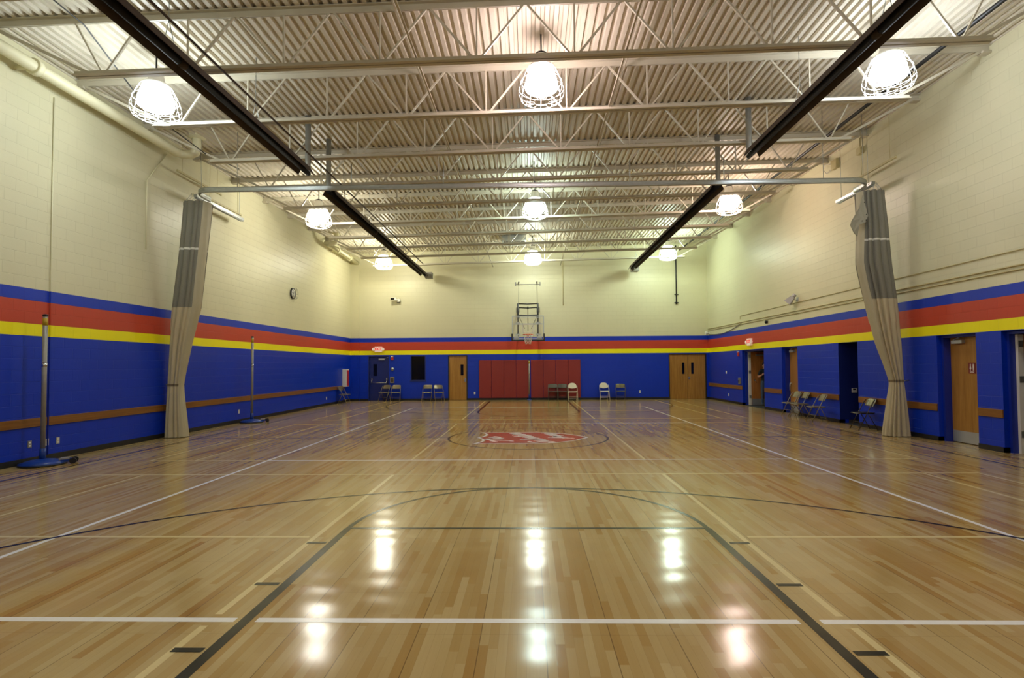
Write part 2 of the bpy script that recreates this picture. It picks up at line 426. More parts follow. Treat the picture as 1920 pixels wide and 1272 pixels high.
GL = {  # brush-script letters as pen strokes, x-height 1
 'T': (1.35, [[(.0,1.75),(.5,1.95),(1.0,1.85),(1.6,2.0)], [(.95,1.85),(.75,1.0),(.55,.3),(.3,.0),(.05,.15)]]),
 'h': (1.05, [[(.1,.0),(.35,1.0),(.55,1.8),(.35,1.85),(.2,.9),(.1,0)], [(.15,.3),(.4,.85),(.65,.95),(.7,.6),(.65,.1),(.85,.05),(1.1,.3)]]),
 'e': (.85, [[(.1,.4),(.45,.55),(.6,.85),(.4,1.0),(.15,.7),(.15,.2),(.4,.0),(.7,.1),(.95,.35)]]),
 'S': (1.5, [[(1.45,1.7),(1.2,1.95),(.8,1.85),(.65,1.5),(.95,1.1),(1.05,.6),(.8,.1),(.35,.0),(.0,.3),(.2,.6)]]),
 'a': (1.05, [[(.75,.9),(.45,1.0),(.15,.75),(.1,.3),(.25,.02),(.55,.2),(.8,.95)], [(.8,.95),(.7,.3),(.8,.02),(1.1,.3)]]),
 'l': (.65, [[(.05,.2),(.4,1.0),(.55,1.75),(.4,1.9),(.28,1.3),(.22,.3),(.38,.0),(.7,.3)]]),
 'v': (1.0, [[(.05,.8),(.2,1.0),(.3,.6),(.4,.02),(.7,.4),(.85,.95),(1.05,.85)]]),
 't': (.75, [[(.45,1.6),(.3,.7),(.25,.15),(.42,.0),(.75,.3)], [(.05,1.1),(.75,1.2)]]),
 'i': (.6, [[(.2,.95),(.15,.3),(.28,.0),(.6,.3)], [(.32,1.4),(.34,1.5)]]),
 'o': (.95, [[(.45,1.0),(.15,.7),(.12,.25),(.4,.0),(.7,.35),(.68,.8),(.45,1.0),(.75,.85),(.98,.9)]]),
 'n': (1.05, [[(.1,.9),(.2,.95),(.15,.0)], [(.15,.35),(.45,.9),(.68,.9),(.66,.2),(.8,.0),(1.1,.3)]]),
 'A': (1.45, [[(.0,.15),(.25,.0),(.6,.7),(1.15,1.95),(1.15,1.0),(1.15,.0),(1.4,.2)], [(.35,.75),(1.3,.8)]]),
 'r': (.8, [[(.1,.4),(.35,1.05),(.4,.85),(.6,.85),(.5,.25),(.6,.0),(.85,.3)]]),
 'm': (1.5, [[(.1,.9),(.2,.95),(.15,.0)], [(.15,.4),(.4,.92),(.58,.85),(.55,.0)], [(.55,.4),(.82,.92),(1.05,.85),(1.0,.2),(1.15,.0),(1.5,.3)]]),
 'y': (1.0, [[(.1,.95),(.12,.3),(.35,.05),(.65,.5),(.75,.95)], [(.75,.95),(.6,-.2),(.35,-.75),(.05,-.6),(.4,-.1),(1.0,.3)]]),
}
def script(word, start, length, xh, name):
    tot = sum(GL[c][0] for c in word); sx = length/tot
    d = Vector((-.43,.90)); u = Vector((-.90,-.43)); pen = 0; m = MB(); idx = 0
    for c in word:
        adv, strokes = GL[c]
        for st in strokes:
            pts = [Vector(start)+d*((pen+px+.22*py)*sx)+u*(py*xh) for px, py in st]
            # smooth
            sm = []
            for i in range(len(pts)-1):
                p0, p1, p2, p3 = pts[max(i-1,0)], pts[i], pts[i+1], pts[min(i+2,len(pts)-1)]
                for q in range(4):
                    t_ = q/4; sm.append(.5*((2*p1)+(p2-p0)*t_+(2*p0-5*p1+4*p2-p3)*t_*t_+(3*p1-p0-3*p2+p3)*t_**3))
            sm.append(pts[-1])
            q = strip([(p.x, p.y) for p in sm], .085, .0030+.00004*(idx % 9)); idx += 1
            m.add(q.v, q.f)
        pen += adv
    o = m.build(name, M['ln_white'], FLOOR, fix=False)
    for p in o.data.polygons:
        if p.normal.z < 0: p.flip()
script('The', (-.36,11.98), .95, .20, 'emblem_lettering')
script('Salvation', (.56,11.78), 1.98, .235, 'emblem_lettering')
script('Army', (1.0,12.42), 1.25, .22, 'emblem_lettering')

# ------------------------------------------------------------------ bar joists
J0, JS = 8.42, 1.853
zt = lambda x: 7.40+.02*x - 6.5
zbm = lambda x: 6.53+.02*x - 6.5
bn = [-6.8,-5.42,-3.87,-2.33,-.79,.75,2.29,3.83,5.36,6.74]
tn = [-6.2]+[(a+b)/2 for a, b in zip(bn[1:-1], bn[2:])][:0]
tops = [-6.15] + [(bn[i]+bn[i+1])/2 for i in range(1, 8)] + [6.1]
def joist(y, label):
    r = thing('steel_joist', label, 'ceiling joist', (0,y,6.5), 0, 'cream steel roof joists')
    m = MB()
    for s_ in (-1, 1):
        for a, b in ((XL+.0,XR-.0),):
            m.bar((a, s_*.043, zt(a)+.048), (b, s_*.043, zt(b)+.048), .074, .012); m.bar((a, s_*.012, zt(a)-.002), (b, s_*.012, zt(b)-.002), .012, .10)
    m.build('top_chord', M['steel'], r)
    m = MB()
    for s_ in (-1, 1):
        m.bar((-7.25, s_*.046, zbm(-7.25)-.035), (7.2, s_*.046, zbm(7.2)-.035), .066, .012); m.bar((-7.25, s_*.018, zbm(-7.25)), (7.2, s_*.018, zbm(7.2)), .012, .08)
    m.build('bottom_chord', M['steel'], r)
    for i, b in enumerate(bn):
        for tp in (tops[i-1] if i else None, tops[i] if i < len(tops) else None):
            if tp is None: continue
            MB().bar((b+(.06 if tp > b else -.06), 0, zbm(b)+.01), (tp, 0, zt(tp)), .034, .030).build('web_bar', M['steel'], r)
        tx = b if abs(b) < 6 else b*1.07
        MB().bar((b, 0, zbm(b)), (tx, 0, zt(tx)), .026, .026).build('web_post', M['steel'], r)
    for s_ in (-1, 1):
        xe = XL+.12 if s_ < 0 else XR-.12; xb = -7.0 if s_ < 0 else 6.95
        MB().bar((xb, 0, zbm(xb)), (xe, 0, zt(xe)-.03), .046, .046).build('end_strut', M['steel'], r)
        m = MB(); xa = XL if s_ < 0 else XR
        m.box((xa, -.07, zt(xa)-.1), (xa-s_*.16, .07, zt(xa)-.055)); m.build('bearing_seat', M['steel'], r)
    return r
nj = 11; ys = [J0+JS*i for i in range(-1, 10)]
def jl(i):
    kfar = nj-1-i
    if kfar == 0: return 'cream steel bar joist nearest the back wall, just above the last row of lamps'
    if i == 0: return 'cream steel bar joist nearest the camera, cut off by the top edge of the picture'
    return 'cream steel bar joist spanning the roof, %s joist counted out from the back wall' % ORD[kfar]
proto = joist(ys[0], jl(0))
for i in range(1, nj): dup(proto, jl(i), (0, ys[i], 6.5))
for i, (x, z, w) in enumerate(((1.56,6.60,'right of the middle lamps, level with the joist bottoms'), (-1.75,6.56,'left of the middle lamps, level with the joist bottoms'),
                  (1.86,7.34,'right of the middle lamps, high under the roof deck'), (-2.05,7.27,'left of the middle lamps, high under the roof deck'))):
    m = MB(); m.bar((x,YN,z),(x,YB,z),.026,.026)
    if z > 7: pass
    tag(m.build('bridging_bar', M['steel']), 'thin cream bridging bar ' + w, 'bridging bar', 'bridging bars between joists')
m = MB(); m.tube([(7.42,YN,7.30),(7.42,YB,7.30)], .038, 10)
for y in (10.6,17.3,22.5): m.tube([(7.42,y-.05,7.30),(7.42,y+.05,7.30)], .05, 10)
tag(m.build('black_pipe', M['blackmetal']), 'long black pipe under the roof deck beside the right wall', 'pipe')
m = MB(); m.tube([(-4.80,YN,6.35),(-4.80,24.6,6.35)], .018, 8)
tag(m.build('thin_pipe', M['hood']), 'thin brown pipe running above the left heater tubes', 'pipe')
m = MB(); m.tube([(-6.9+.0,YN,7.24),(-6.9,4,7.20),(-7.1,8.4,7.18),(-7.3,10.2,6.62),(-7.35,12.1,6.55),(-7.6,14,6.9)], .012, 6)
tag(m.build('cable', M['black']), 'thin black cable drooping between the joists at the upper left', 'cable')

# ------------------------------------------------------------------ lamps
def lamp_mat(i, rgb, s):
    t = NT('lit_lamp_%d' % i); n = t.noise(t.obj(), 3)
    t.set(Base_Color=(.8,.8,.8), Emission_Color=t.mix(t.math('MULTIPLY', n, .06), lin(rgb), (1,1,1)), Emission_Strength=s)
    return t.m
LS = 75
LSC = 1.16
def lamp(loc, label, mat):
    K = LSC
    r = thing('pendant_lamp', label, 'ceiling lamp', loc, 0, 'caged gym lamps')
    sc = lambda prof: [(a*K, b*K) for a, b in prof]
    MB().lathe(sc([(.175,.23),(.205,.14),(.235,.04),(.250,-.04),(.242,-.09),(.19,-.125),(.10,-.137),(.0001,-.14)]), 24).build('lamp_shade', mat, r)
    MB().lathe(sc([(.07,.44),(.10,.42),(.115,.30),(.18,.255),(.185,.23)]), 20).build('ballast_housing', M['white'], r)
    top = zd(loc[0])-loc[2]
    m = MB(); m.tube([(0,0,.44*K),(0,0,top)], .014, 8); m.lathe(sc([(.085,.435),(.085,.455),(.03,.48)]), 16); m.build('hanger_rod', M['blackmetal'], r)
    m = MB(); prof = sc([(.215,.21),(.262,.12),(.308,.02),(.338,-.09),(.342,-.16),(.315,-.235),(.24,-.275),(.11,-.29)])
    for kk in range(12):
        a = 2*PI*kk/12; m.tube([(q*math.cos(a), q*math.sin(a), z) for q, z in prof], .006, 5)
    for q, z in prof:
        if z > .05 and z < .22: continue
        m.tube([(q*math.cos(2*PI*j/28), q*math.sin(2*PI*j/28), z) for j in range(28)], .006, 5, True)
    m.build('wire_guard', M['white'], r)
    return r
LP = [(-6.58,9.35,6.40,(238,251,255),'left'), (.25,9.35,6.59,(255,232,234),'middle'), (6.22,9.35,6.67,(238,246,255),'right'),
      (-6.56,16.76,6.38,(255,252,236),'left'), (.22,16.76,6.58,(226,255,246),'middle'), (6.2,16.76,6.64,(255,228,214),'right'),
      (-6.5,24.17,6.39,(255,252,226),'left'), (.2,24.17,6.52,(244,255,238),'middle'), (6.2,24.17,6.66,(230,255,230),'right')]
rown = ['row nearest the camera','row just beyond the curtain track','row nearest the back wall']
for i, (x, y, z, c, w) in enumerate(LP):
    lamp((x,y,z), 'glowing white caged pendant lamp, %s one of the %s' % (w, rown[i//3]), lamp_mat(i, c, LS*(.9, 1.0, 1.4)[i//3]))
for x, c in ((-6.58,(240,255,244)), (.2,(255,244,242)), (6.2,(246,250,255))):   # added point lights standing in for an unseen lamp row above the camera
    l = bpy.data.lights.new('hall_light', 'POINT'); l.energy = 175; l.color = lin(c); l.shadow_soft_size = .28
    o = bpy.data.objects.new('hall_light', l); COL.objects.link(o); o.location = (x, 1.95, 6.5+.02*x)

# ------------------------------------------------------------------ radiant heaters
def heater(x, z, y0, y1, label, fy, boxend):
    r = thing('tube_heater', label, 'ceiling heater', (x,y0,z), 0, 'dark radiant tube heaters'); L = y1-y0
    m = MB(); t_ = .004
    sec = [(-.178,-.065),(-.10,.095),(.10,.095),(.178,-.065)]
    o = [(a, 0, b) for a, b in sec]; e = [(a, L, b) for a, b in sec]
    inn = [(a*.96, 0, b-.006) for a, b in sec]; ie = [(a*.96, L, b-.006) for a, b in sec]
    m.add(o+e+inn+ie, [(0,1,5,4),(1,2,6,5),(2,3,7,6),(8,12,13,9),(9,13,14,10),(10,14,15,11),(0,4,12,8),(3,11,15,7),(0,8,9,1),(1,9,10,2),(2,10,11,3),(4,5,13,12),(5,6,14,13),(6,7,15,14)])
    m.build('reflector', M['hood'], r)
    MB().tube([(0,-.12,0),(0,L+.12,0)], .058, 14).build('burner_tube', M['tube'], r)
    for q in (.33,.66): MB().tube([(0,L*q-.07,0),(0,L*q+.07,0)], .064, 14).build('tube_coupling', M['hood'], r)
    topz = zd(x)-z
    m = MB(); m.tube([(0,fy,0),(0,fy,.06),(0,fy,topz)], .062, 14); m.build('flue_pipe', M['galv'], r)
    for q in [1.0+i*2.4 for i in range(int((L-1)/2.4)+1)]:
        m = MB(); m.tube([(-.08,q,.085),(0,q,.45),(0,q,topz)], .006, 5); m.tube([(.08,q,.085),(0,q,.45)], .006, 5); m.build('hanger', M['galv'], r)
    if boxend:
        m = MB(); m.box((-.0,L+.05,-.13),(.34,L+.45,.14)); m.build('burner_box', M['foam'], r, bevel=.01)
heater(-4.97, 6.05, -.9, 11.95, 'dark tube heater at upper left, nearer the camera', 12.95, False)
heater(-4.97, 6.05, 13.4, 25.75, 'dark tube heater on the left, beyond the curtain track', -.08, True)
heater(4.88, 6.25, -.9, 11.85, 'dark tube heater at upper right, nearer the camera', 12.85, False)
heater(4.88, 6.25, 14.0, 25.6, 'dark tube heater on the right, beyond the curtain track', -.08, True)

# ------------------------------------------------------------------ curtain track and curtains
TY, TZ = 12.72, 5.93
r = thing('curtain_track', 'galvanised curtain track crossing the hall below the joists, curved at both ends', 'curtain track', (0,TY,TZ))
path = [(-7.45+.0,0,0)]
path = [(-8.05+.0,.75,0),(-8.05,.42,0)]+[(-7.63-.42*math.cos(a), .42-.42*math.sin(a), 0) for a in [PI/2*i/8 for i in range(1,9)]]
path += [(-4,0,0),(0,0,0),(4,0,0)]+[(7.63+.42*math.sin(a), .42-.42*math.cos(a), 0) for a in [PI/2*i/8 for i in range(0,9)]]+[(8.05,.75,0)]
m = MB()
for dz in (.035,-.035): m.tube([(a,b,dz) for a, b, _ in path], .032, 8)
for i in range(len(path)-1): m.bar(Vector(path[i]), Vector(path[i+1]), .05, .10)
m.build('rail', M['galv'], r)
for x in (-8.0,-6.95,-4.2,-2.0,.15,2.4,4.6,6.9,8.0):
    m = MB(); yy = .3 if abs(x) > 7.5 else 0
    m.tube([(x,yy,.05),(x,yy,(zd(x) if abs(x)>5 else 6.5)-TZ)], .007 if abs(x)>5 else .012, 6); m.build('hanger_rod', M['galv'], r)

def interp(tab, z):
    if z >= tab[0][0]: return tab[0][1:]
    if z <= tab[-1][0]: return tab[-1][1:]
    for i in range(len(tab)-1):
        z0, z1 = tab[i][0], tab[i+1][0]
        if z0 >= z >= z1:
            t_ = (z0-z)/(z0-z1); p0 = tab[max(i-1,0)][1:]; p1 = tab[i][1:]; p2 = tab[i+1][1:]; p3 = tab[min(i+2,len(tab)-1)][1:]
            sm = [.5*(2*b+(c-a)*t_+(2*a-5*b+4*c-d)*t_*t_+(3*b-a-3*c+d)*t_**3) for a, b, c, d in zip(p0,p1,p2,p3)]
            ln = [b+(c-b)*t_ for b, c in zip(p1,p2)]
            return [.35*a+.65*b for a, b in zip(sm, ln)]
def curtain(tab, ztop, zsplit, label, base, wallside, np=15):
    r = thing('divider_curtain', label, 'curtain', base, 0, 'gathered divider curtains')
    def shell(z0, z1, name, mat, grow=0, nz=36):
        m = MB(); NA = np*12; vs = []
        for i in range(nz+1):
            z = z0+(z1-z0)*i/nz
            xa, xb, yc, hb, dep = interp(tab, z)
            cx, ax = (xa+xb)/2, (xb-xa)/2
            for kk in range(NA):
                a = 2*PI*kk/NA
                ph = .5*math.sin(z*1.3)+.25*math.sin(2.7*z+1)
                w_ = abs(math.cos((np*a+ph+.9*math.sin(2*a))/2)); nn = (.5+.5*math.cos(5*a+.6*ph))
                q = 1-dep*1.7*(1-w_**.7)*(1+.4*math.sin(3*a+1))-dep*.5*nn*(1 if z < 2.6 else .3)
                q += grow
                ca, sa = math.cos(a), math.sin(a)
                X = cx+ax*q*math.copysign(abs(ca)**.8, ca); Y = yc+hb*q*math.copysign(abs(sa)**.8, sa)
                if wallside < 0: X = max(X, XL+.012)
                else: X = min(X, XR-.012)
                vs.append((X-base[0], Y-base[1], z-base[2]))
        fs = [(i*NA+kk, i*NA+(kk+1) % NA, (i+1)*NA+(kk+1) % NA, (i+1)*NA+kk) for i in range(nz) for kk in range(NA)]
        m.add(vs, fs, True); m.add([vs[kk] for kk in range(NA)], [tuple(range(NA))])
        return m.build(name, mat, r)
    shell(ztop, zsplit, 'mesh_panel', M['mesh'])
    shell(zsplit, .012, 'vinyl_panel', M['vinyl'], 0, 60)
    shell(ztop+.0, ztop-.09, 'header_band', M['mesh'], .015, 3)
    shell(ztop-1.14, ztop-1.19, 'seam_tape', M['tape'], .012, 2)
    shell(1.285, 1.225, 'tie_strap', M['strap'], .03, 3)
    m = MB(); vs = []; a0, a1 = (-.75, .15) if wallside < 0 else (PI-.1, PI+.62); nz, na = 60, 8; zb = .02 if wallside < 0 else 1.28
    for i in range(nz+1):
        z = ztop+(zb-ztop)*i/nz; xa, xb, yc, hb, dep = interp(tab, z)
        for kk in range(na+1):
            a = a0+(a1-a0)*kk/na; ca, sa = math.cos(a), math.sin(a); q = 1.035-.03*math.sin(kk*1.1+z*2)**2
            vs.append(((xa+xb)/2+(xb-xa)/2*q*math.copysign(abs(ca)**.8, ca)-base[0], yc+hb*q*math.copysign(abs(sa)**.8, sa)-base[1], z-base[2]))
    m.add(vs, [(i*(na+1)+kk, i*(na+1)+kk+1, (i+1)*(na+1)+kk+1, (i+1)*(na+1)+kk) for i in range(nz) for kk in range(na)], True)
    m.build('edge_hem', M['hem'], r)
    xa, xb, yc, hb, _ = interp(tab, ztop)
    for kk in range(16):
        a = PI*(kk+.5)/16*2
        X = (xa+xb)/2+(xb-xa)*.44*math.cos(a); Y = yc+hb*.86*math.sin(a)
        m = MB(); m.tube([(X-base[0], Y-base[1], ztop-.02-base[2]), (X-base[0], Y-base[1], ztop+.05-base[2]), ((X*.35+(xa+xb)/2*.65)-base[0], Y-base[1], TZ-.045-base[2])], .004, 4)
        m.build('hanger_chain', M['galv'], r)
    xa, xb, yc, hb, _ = interp(tab, 1.25)
    wx = XL if wallside < 0 else XR
    m = MB(); m.tube([((xa if wallside < 0 else xb)-base[0], yc-base[1], 1.25-base[2]), (wx-base[0], yc-base[1], 1.27-base[2])], .012, 6)
    m.build('tie_hook', M['galv'], r)
    return r
# columns: z, x-left, x-right, y centre, half depth, pleat depth
curtain([(5.70,-8.40,-7.78,13.05,.28,.13),(4.55,-8.48,-7.88,13.03,.27,.14),(3.10,-8.63,-8.01,13.0,.26,.15),(2.25,-8.68,-8.20,12.98,.22,.17),(1.25,-8.73,-8.37,12.97,.15,.14),(.0,-8.77,-8.25,12.97,.24,.17)],
        5.70, 3.12, 'grey and beige divider curtain gathered against the left wall', (-8.5,12.97,0), -1)
rc = curtain([(5.70,7.80,8.37,12.95,.28,.13),(4.9,7.79,8.43,12.92,.28,.14),(4.0,7.72,8.47,12.88,.27,.15),(3.15,7.85,8.53,12.82,.26,.16),(2.15,8.03,8.56,12.76,.23,.17),(1.25,8.28,8.57,12.70,.14,.14),(.85,8.22,8.60,12.69,.18,.15),(.0,8.08,8.66,12.68,.24,.17)],
        5.70, 3.15, 'grey and beige divider curtain gathered against the right wall, with a folded flap', (8.4,12.7,0), 1)
m = MB(); fl = [(7.72,12.60,5.55),(7.62,12.56,5.25),(7.42,12.54,4.93),(7.40,12.56,4.84),(7.50,12.60,4.68),(7.60,12.64,4.60),(7.62,12.58,4.86),(7.74,12.55,4.90),(7.80,12.55,5.05)]
m.prism([(a-8.4,b-12.7,c_) for a, b, c_ in fl], (0,.02,0)); m.build('flap', M['flap'], rc)
m = MB()
for a, c_ in ((7.72,5.36),(7.76,5.08),(7.75,4.95),(7.66,4.93)): m.lathe([(.012,0),(.012,-.008)], 8, (a-8.4, 12.548-12.7, c_), axis='y')
m.build('grommets', M['blackmetal'], rc)

# unlit strip lights hung by the side walls with their channels
for sx, y0, y1, lab in ((-8.45,13.5,15.78,'left'), (8.38,13.25,14.8,'right')):
    r = thing('strip_light', 'unlit silver strip light hung beside the %s wall behind the curtain' % lab, 'strip light', (sx,(y0+y1)/2,6.03), 0, 'unlit strip lights'); h = (y1-y0)/2
    m = MB(); m.box((-.045,-h,-.02),(.045,h,.05)); m.build('housing', M['galv'], r)
    for dx in (-.03,.03): MB().tube([(dx,-h+.03,-.038),(dx,h-.03,-.038)], .016, 8).build('light_tube', M['stainless'], r)
    for yy in (-h+.2,h-.2): MB().tube([(0,yy,.05),(0,yy,zd(sx)-6.03)], .006, 5).build('hanger_rod', M['galv'], r)
for sx, y0, y1, z, lab in ((-8.6,13.0,14.92,6.52,'left'),(-8.6,14.17,15.97,6.24,'left'),(8.5,12.6,14.1,6.43,'right')):
    m = MB(); m.box((sx-.02,y0,z-.025),(sx+.02,y1,z+.025))
    m.tube([(sx,y0+.2,z),(sx,y0+.2,zd(sx))], .006, 5); m.tube([(sx,y1-.2,z),(sx,y1-.2,zd(sx))], .006, 5)
    tag(m.build('channel_bar', M['conduit']), {6.52:'cream channel bar by the left wall, above the curtain track end',6.24:'cream channel bar by the left wall, just above the strip light',6.43:'cream channel bar by the right wall, above the curtain track end'}[z], 'channel bar', 'channel bars beside the walls')

# ------------------------------------------------------------------ rain pipes high on the left wall
def drain(y0, y1, zz0, zz1, label, xd=-8.45):
    r = thing('drain_pipe', label, 'drain pipe', (xd,y1,zz1), 0, 'cream rain pipes under the roof'); L = y0-y1
    m = MB(); m.tube([(0,L,zz0-zz1),(0,-.20,0),(.06,-.08,.0),(.24,-.02,.02),(.33,0,.07),(.36,0,.16),(.36,0,.50)], .105, 16); m.build('pipe', M['creampaint'], r)
    m = MB(); m.lathe([(.105,.40),(.23,.45),(.24,.50),(.16,.53)], 20, (.36,0,0)); m.build('drain_bowl', M['creampaint'], r)
    for q in (.28,.7):
        m = MB(); m.tube([(0,L*q-.05,(zz0-zz1)*q),(0,L*q+.05,(zz0-zz1)*q)], .142, 16); m.box((-.34,L*q-.03,(zz0-zz1)*q-.03),(-.10,L*q+.03,(zz0-zz1)*q+.03)); m.build('pipe_clamp', M['creampaint'], r)
drain(YN+.02, 12.95, 6.82, 6.86, 'fat cream rain pipe along the top of the left wall, nearest the camera')
drain(26.5, 22.6, 6.80, 6.86, 'fat cream rain pipe in the back left corner under the roof')

# ------------------------------------------------------------------ basketball hoop
r = thing('basketball_hoop', 'wall-braced basketball hoop with clear backboard above the red wall pads', 'basketball hoop', (-.04,24.44,3.05))
bbd = MB(); bbd.box((-.69,-.012,-.21),(.69,.012,.84)); bo = bbd.build('backboard', M['glass'], r)
m = MB()
for a, b in (((-.70,0,-.22),(.70,0,-.22)),((-.70,0,.85),(.70,0,.85)),((-.70,0,-.22),(-.70,0,.85)),((.70,0,-.22),(.70,0,.85))): m.bar(a, b, .045, .045, (0,1,0))
m.build('frame', M['stainless'], bo)
m = MB()
for a, b in (((-.23,-.018,.10),(.23,-.018,.10)),((-.23,-.018,.47),(.23,-.018,.47)),((-.23,-.018,.10),(-.23,-.018,.47)),((.23,-.018,.10),(.23,-.018,.47))): m.bar(a, b, .045, .004, (0,1,0))
m.build('target_square', M['white'], bo)
m = MB()
m.bar((-.62,-.018,-.15),(.62,-.018,-.15),.02,.004,(0,1,0)); m.bar((-.62,-.018,.78),(.62,-.018,.78),.02,.004,(0,1,0)); m.bar((-.66,.03,.50),(.66,.03,.50),.05,.05)
for s_ in (-1,1):
    m.box((s_*.45-.12,.02,-.02),(s_*.45+.12,.06,.06)); m.box((s_*.45-.1,.02,.5),(s_*.45+.1,.06,.6)); m.box((s_*.52-.12,-.02,-.19),(s_*.52+.1,-.014,-.05))
m.build('mounting_brackets', M['stainless'], bo)
m = MB(); m.prism([(-.75,0,.06),(-.75,0,-.27),(.75,0,-.27),(.75,0,.06),(.69,0,.06),(.69,0,-.21),(-.69,0,-.21),(-.69,0,.06)], (0,.07,0))
for v in range(len(m.v)): m.v[v] = (m.v[v][0], m.v[v][1]-.035, m.v[v][2])
m.build('edge_padding', M['black'], bo)
m = MB(); m.tube([(.229*math.cos(2*PI*i/28), -.38+.229*math.sin(2*PI*i/28), 0) for i in range(28)], .011, 7, True)
m.box((-.10,-.16,-.012),(.10,-.014,.012)); m.box((-.09,-.03,-.10),(.09,-.012,.02)); rim = m.build('rim', M['orange'], r)
m = MB()
for k_ in range(12):
    for sgn in (-1,1):
        pts = []
        for j in range(7):
            f_ = j/6; a = 2*PI*(k_+sgn*.5*j)/12; q = .222-.10*f_**.7
            pts.append((q*math.cos(a), -.38+q*math.sin(a), -.42*f_))
        m.tube(pts, .006, 4)
m.build('net', M['net'], rim)
m = MB()
for s_ in (-1,1):
    m.tube([(s_*.45,.16,.05),(s_*.45,.16,1.45)], .036, 8); m.tube([(s_*.45,.16,1.30),(s_*.45,1.3,1.34),(s_*.50,2.18,1.36)], .03, 8); m.tube([(s_*.45,.16,.12),(s_*.45,1.3,-.1),(s_*.5,2.18,-.12)], .026, 8)
    m.box((s_*.45-.05,.04,.0),(s_*.45+.05,.16,.10)); m.tube([(s_*.45,.16,.85),(s_*.46,2.18,1.34)], .014, 6)
for z in (1.44,1.26,.92): m.tube([(-.46,.16,z),(0,.17,z-.02),(.46,.16,z)], .026, 8)
m.tube([(0,.16,1.28),(0,.15,.2)], .013, 6); m.tube([(0,.15,1.3),(0,.15,1.18)], .03, 8)
m.tube([(-.40,.18,.85),(-.15,.16,.3)], .012, 6); m.tube([(.40,.18,.85),(.15,.16,.3)], .012, 6)
m.build('support_frame', M['blackmetal'], r)
m = MB()
for s_ in (-1,1): m.tube([(s_*.43,.18,1.45),(s_*.445,2.08,2.72)], .008, 6)
m.build('lift_cables', M['blackmetal'], r)
m = MB(); m.bar((-.62,2.16,2.62),(.62,2.16,2.62),.022,.022)
for s_ in (-1,1): m.lathe([(.03,2.66),(.04,2.70),(.03,2.76)], 10, (s_*.445,2.12,0)); m.bar((s_*.6,2.18,2.56),(s_*.6,2.18,2.74),.05,.03)
for s_ in (-1,1): m.box((s_*.5-.08,2.17,1.24),(s_*.5+.08,2.2,1.48)); m.box((s_*.5-.06,2.17,-.17),(s_*.5+.06,2.2,-.06))
m.build('wall_mount', M['foam'], r)

# ------------------------------------------------------------------ red wall pads
W8 = .607
for i in range(8):
    x0 = -2.46+W8*i if i < 4 else .075+W8*(i-4)
    m = MB(); m.box((x0+.004,YB-.055,.105),(x0+W8-.004,YB,1.955))
    w = ('leftmost' if i == 0 else 'rightmost' if i == 7 else '%s from the left' % ORD[i])
    tag(m.build('wall_pad', M['pad'], bevel=.012), 'dark red vinyl wall pad under the hoop, %s of the eight' % w, 'wall pad', 'red wall pads on the back wall')

# ------------------------------------------------------------------ doors and window
def lever(m, x, y, z, s_=1):
    m.lathe([(.03,0),(.03,-.02)], 12, (x,y,z), axis='y'); m.tube([(x,y-.02,z),(x,y-.055,z),(x-s_*.11,y-.055,z)], .011, 6)
def frame_x(x0, x1, z1, y=YB, dep=.16, w=.045, proud=.012):
    m = MB(); m.box((x0,y-proud,0),(x0+w,y+dep,z1)); m.box((x1-w,y-proud,0),(x1,y+dep,z1)); m.box((x0+w,y-proud,z1-w),(x1-w,y+dep,z1)); return m
# door_1 blue exit door
d = MB(); d.box((-7.87,YB+.075,.01),(-6.96,YB+.12,2.16)); d1 = structure(d.build('door_1', M['bluedark'], bevel=.003), 'blue exit door with push bar in the back wall')
frame_x(-7.93,-6.90,2.21).build('door_frame', M['bluedark'], d1)
m = MB(); m.box((-7.69,YB+.068,1.22),(-7.52,YB+.076,1.80)); m.build('vision_panel', M['dark'], d1)
m = MB()
for x in (-7.76,-7.02): m.box((x-.03,YB+.0,.98),(x+.03,YB+.075,1.12)); m.tube([(x,YB+.01,1.0),(x,YB-.03,.88)], .018, 8)
m.tube([(-7.77,YB-.03,.88),(-7.01,YB-.03,.88)], .017, 8); m.build('push_bar', M['chrome'], d1)
m = MB(); m.box((-7.42,YB+.0,2.0),(-7.12,YB+.075,2.075)); m.bar((-7.13,YB+.03,2.08),(-6.95,YB+.04,2.14),.02,.015); m.build('door_closer', M['stainless'], d1)
# door_2 single oak door
d = MB(); d.box((-3.935,YB+.03,.01),(-3.075,YB+.075,2.165)); d2 = structure(d.build('door_2', M['door'], bevel=.003), 'single oak door with narrow window in the back wall')
frame_x(-3.98,-3.03,2.21).build('door_frame', M['black'], d2)
m = MB(); m.box((-3.37,YB+.022,1.22),(-3.23,YB+.031,1.76)); m.build('vision_panel', M['dark'], d2)
m = MB(); lever(m, -3.15, YB+.03, .99); m.box((-3.18,YB+.022,.9),(-3.12,YB+.03,1.08)); m.build('door_handle', M['chrome'], d2)
# door_3 oak double door
d = MB(); d.box((6.84,YB+.03,.01),(7.695,YB+.075,2.165)); d3 = structure(d.build('door_3', M['door'], bevel=.003), 'left leaf of the oak double door in the back wall')
frame_x(6.79,8.61,2.21).build('door_frame', M['black'], d3)
m = MB(); m.box((7.44,YB+.022,1.22),(7.555,YB+.031,1.77)); m.build('vision_panel', M['dark'], d3)
d = MB(); d.box((7.705,YB+.03,.01),(8.56,YB+.075,2.165)); d4 = structure(d.build('door_4', M['door'], bevel=.003), 'right leaf of the oak double door in the back wall')
m = MB(); m.box((7.885,YB+.022,1.22),(8.0,YB+.031,1.77)); m.build('vision_panel', M['dark'], d4)
m = MB(); lever(m, 7.78, YB+.03, 1.02, -1); m.box((7.74,YB+.022,.96),(7.82,YB+.03,1.08)); m.build('door_handle', M['chrome'], d4)
